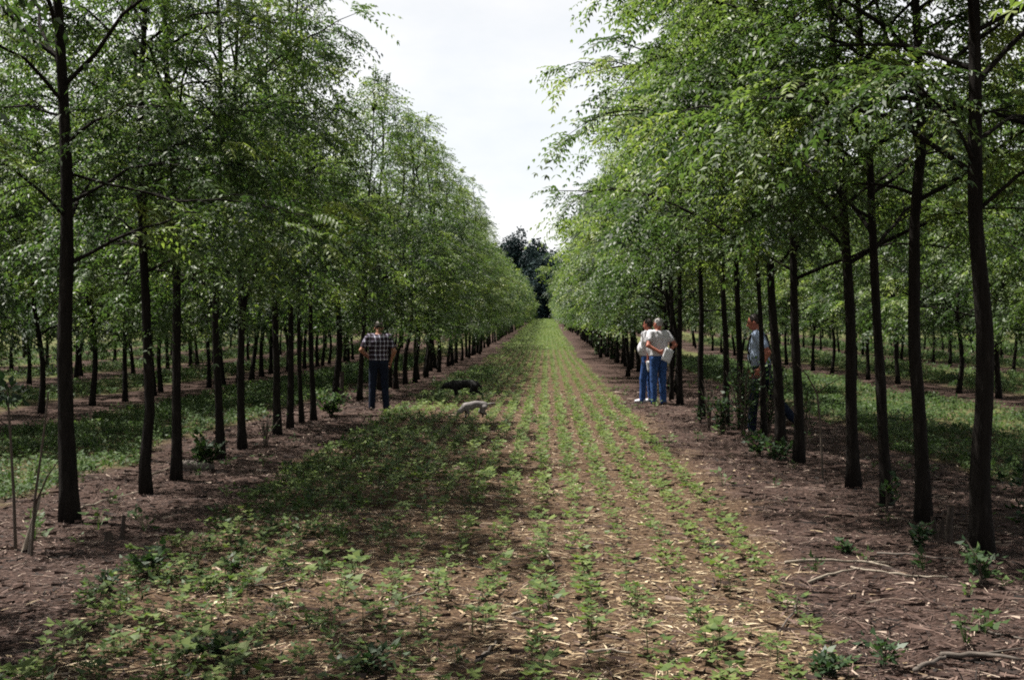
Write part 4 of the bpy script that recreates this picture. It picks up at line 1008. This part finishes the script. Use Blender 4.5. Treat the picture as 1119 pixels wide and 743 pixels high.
# ------------------------------------------------------------------ two dogs
M_DOGB = simple_mat('black coat', [(0.3, (0.003, 0.0028, 0.0026)), (0.7, (0.009, 0.008, 0.0075))], 50, 0.8, 0.4, 5, (.3, 1, 1))
M_DOGG = simple_mat('grey coat', [(0.35, (0.10, 0.09, 0.09)), (0.65, (0.16, 0.145, 0.142))], 9, 0.8, 0.4, 5, (.6, 1, 1))
def dog(loc, rz, label, mat, s, head, muzzle, legs, tail, arch=0.0):
    """faces local -X"""
    r = empty('dog', (loc[0], loc[1], -0.02), rz); r.scale = (s, s, s * 0.86); tag(r, label, 'dog')
    B = Body()
    B.ell((-0.14, 0, 0.36), (0.17, 0.095, 0.125), 0.05); B.ell((0.06, 0, 0.385 + arch), (0.2, 0.08, 0.098), 0.06); B.ell((0.23, 0, 0.37 + arch * .6), (0.125, 0.088, 0.11), 0.05)
    h, mz = np.array(head, float), np.array(muzzle, float)
    B.cap((-0.2, 0, 0.39), h, 0.088, 0.066, 0.05); B.ell(h, (0.075, 0.062, 0.062), 0.03); B.cap(h, mz, 0.05, 0.027, 0.03)
    for s_ in (-1, 1): B.cap(h + [0.025, s_ * 0.055, 0.035], h + [0.035, s_ * 0.085, -0.035], 0.022, 0.012, 0.012)
    for (y, kind, dx) in legs:
        if kind == 'f':
            B.cap((-0.18, y, 0.32), (-0.165 + dx * .4, y, 0.19), 0.052, 0.03, 0.03); B.cap((-0.165 + dx * .4, y, 0.19), (-0.17 + dx, y, 0.045), 0.03, 0.02, 0.02); B.cap((-0.17 + dx, y, 0.04), (-0.205 + dx, y, 0.02), 0.024, 0.02, 0.015)
        else:
            B.cap((0.25, y, 0.35), (0.2 + dx * .5, y, 0.22), 0.075, 0.045, 0.035); B.cap((0.2 + dx * .5, y, 0.22), (0.3 + dx, y, 0.135), 0.043, 0.026, 0.02); B.cap((0.3 + dx, y, 0.135), (0.285 + dx * 1.1, y, 0.04), 0.024, 0.019, 0.015); B.cap((0.285 + dx * 1.1, y, 0.035), (0.25 + dx * 1.1, y, 0.02), 0.023, 0.02, 0.015)
    t = [np.array(q, float) for q in tail]
    for k, (a_, b_) in enumerate(zip(t[:-1], t[1:])): B.cap(a_, b_, 0.026 - 0.007 * k, 0.02 - 0.006 * k, 0.015)
    link('body', B.mesh('body', mat, 0.0085), r)
    for s_ in (-1, 1):
        E = Body(); E.ell(h + (mz - h) * 0.35 + np.array([0, s_ * 0.042, 0.026]), (0.009,) * 3, 0.01); link('eye', E.mesh('eye', M_EYE, 0.004), r)
    E = Body(); E.ell(mz + (mz - h) * 0.2, (0.014, 0.015, 0.012), 0.01); link('nose', E.mesh('nose', M_BELT, 0.005), r)
    return r
b = gp(506, 436)
dog((b[0], b[1], 0), math.radians(-4), 'black dog walking left across the seedlings with lowered head', M_DOGB, 1.0, (-0.36, 0, 0.36), (-0.46, 0, 0.30),
    [(-0.06, 'f', 0.03), (0.06, 'f', 0.05), (-0.06, 'h', -0.03), (0.06, 'h', 0.12)], [(0.32, 0, 0.40), (0.38, 0, 0.33), (0.4, 0, 0.24)], 0.02)
b = gp(518, 457)
dog((b[0], b[1], 0), math.radians(14), 'grey dog sniffing the ground with its tail held out', M_DOGG, 0.70, (-0.36, 0, 0.22), (-0.44, 0, 0.12),
    [(-0.06, 'f', 0.04), (0.06, 'f', -0.05), (-0.06, 'h', 0.02), (0.06, 'h', -0.06)], [(0.32, 0, 0.42), (0.42, 0, 0.455), (0.52, 0, 0.46)], 0.05)
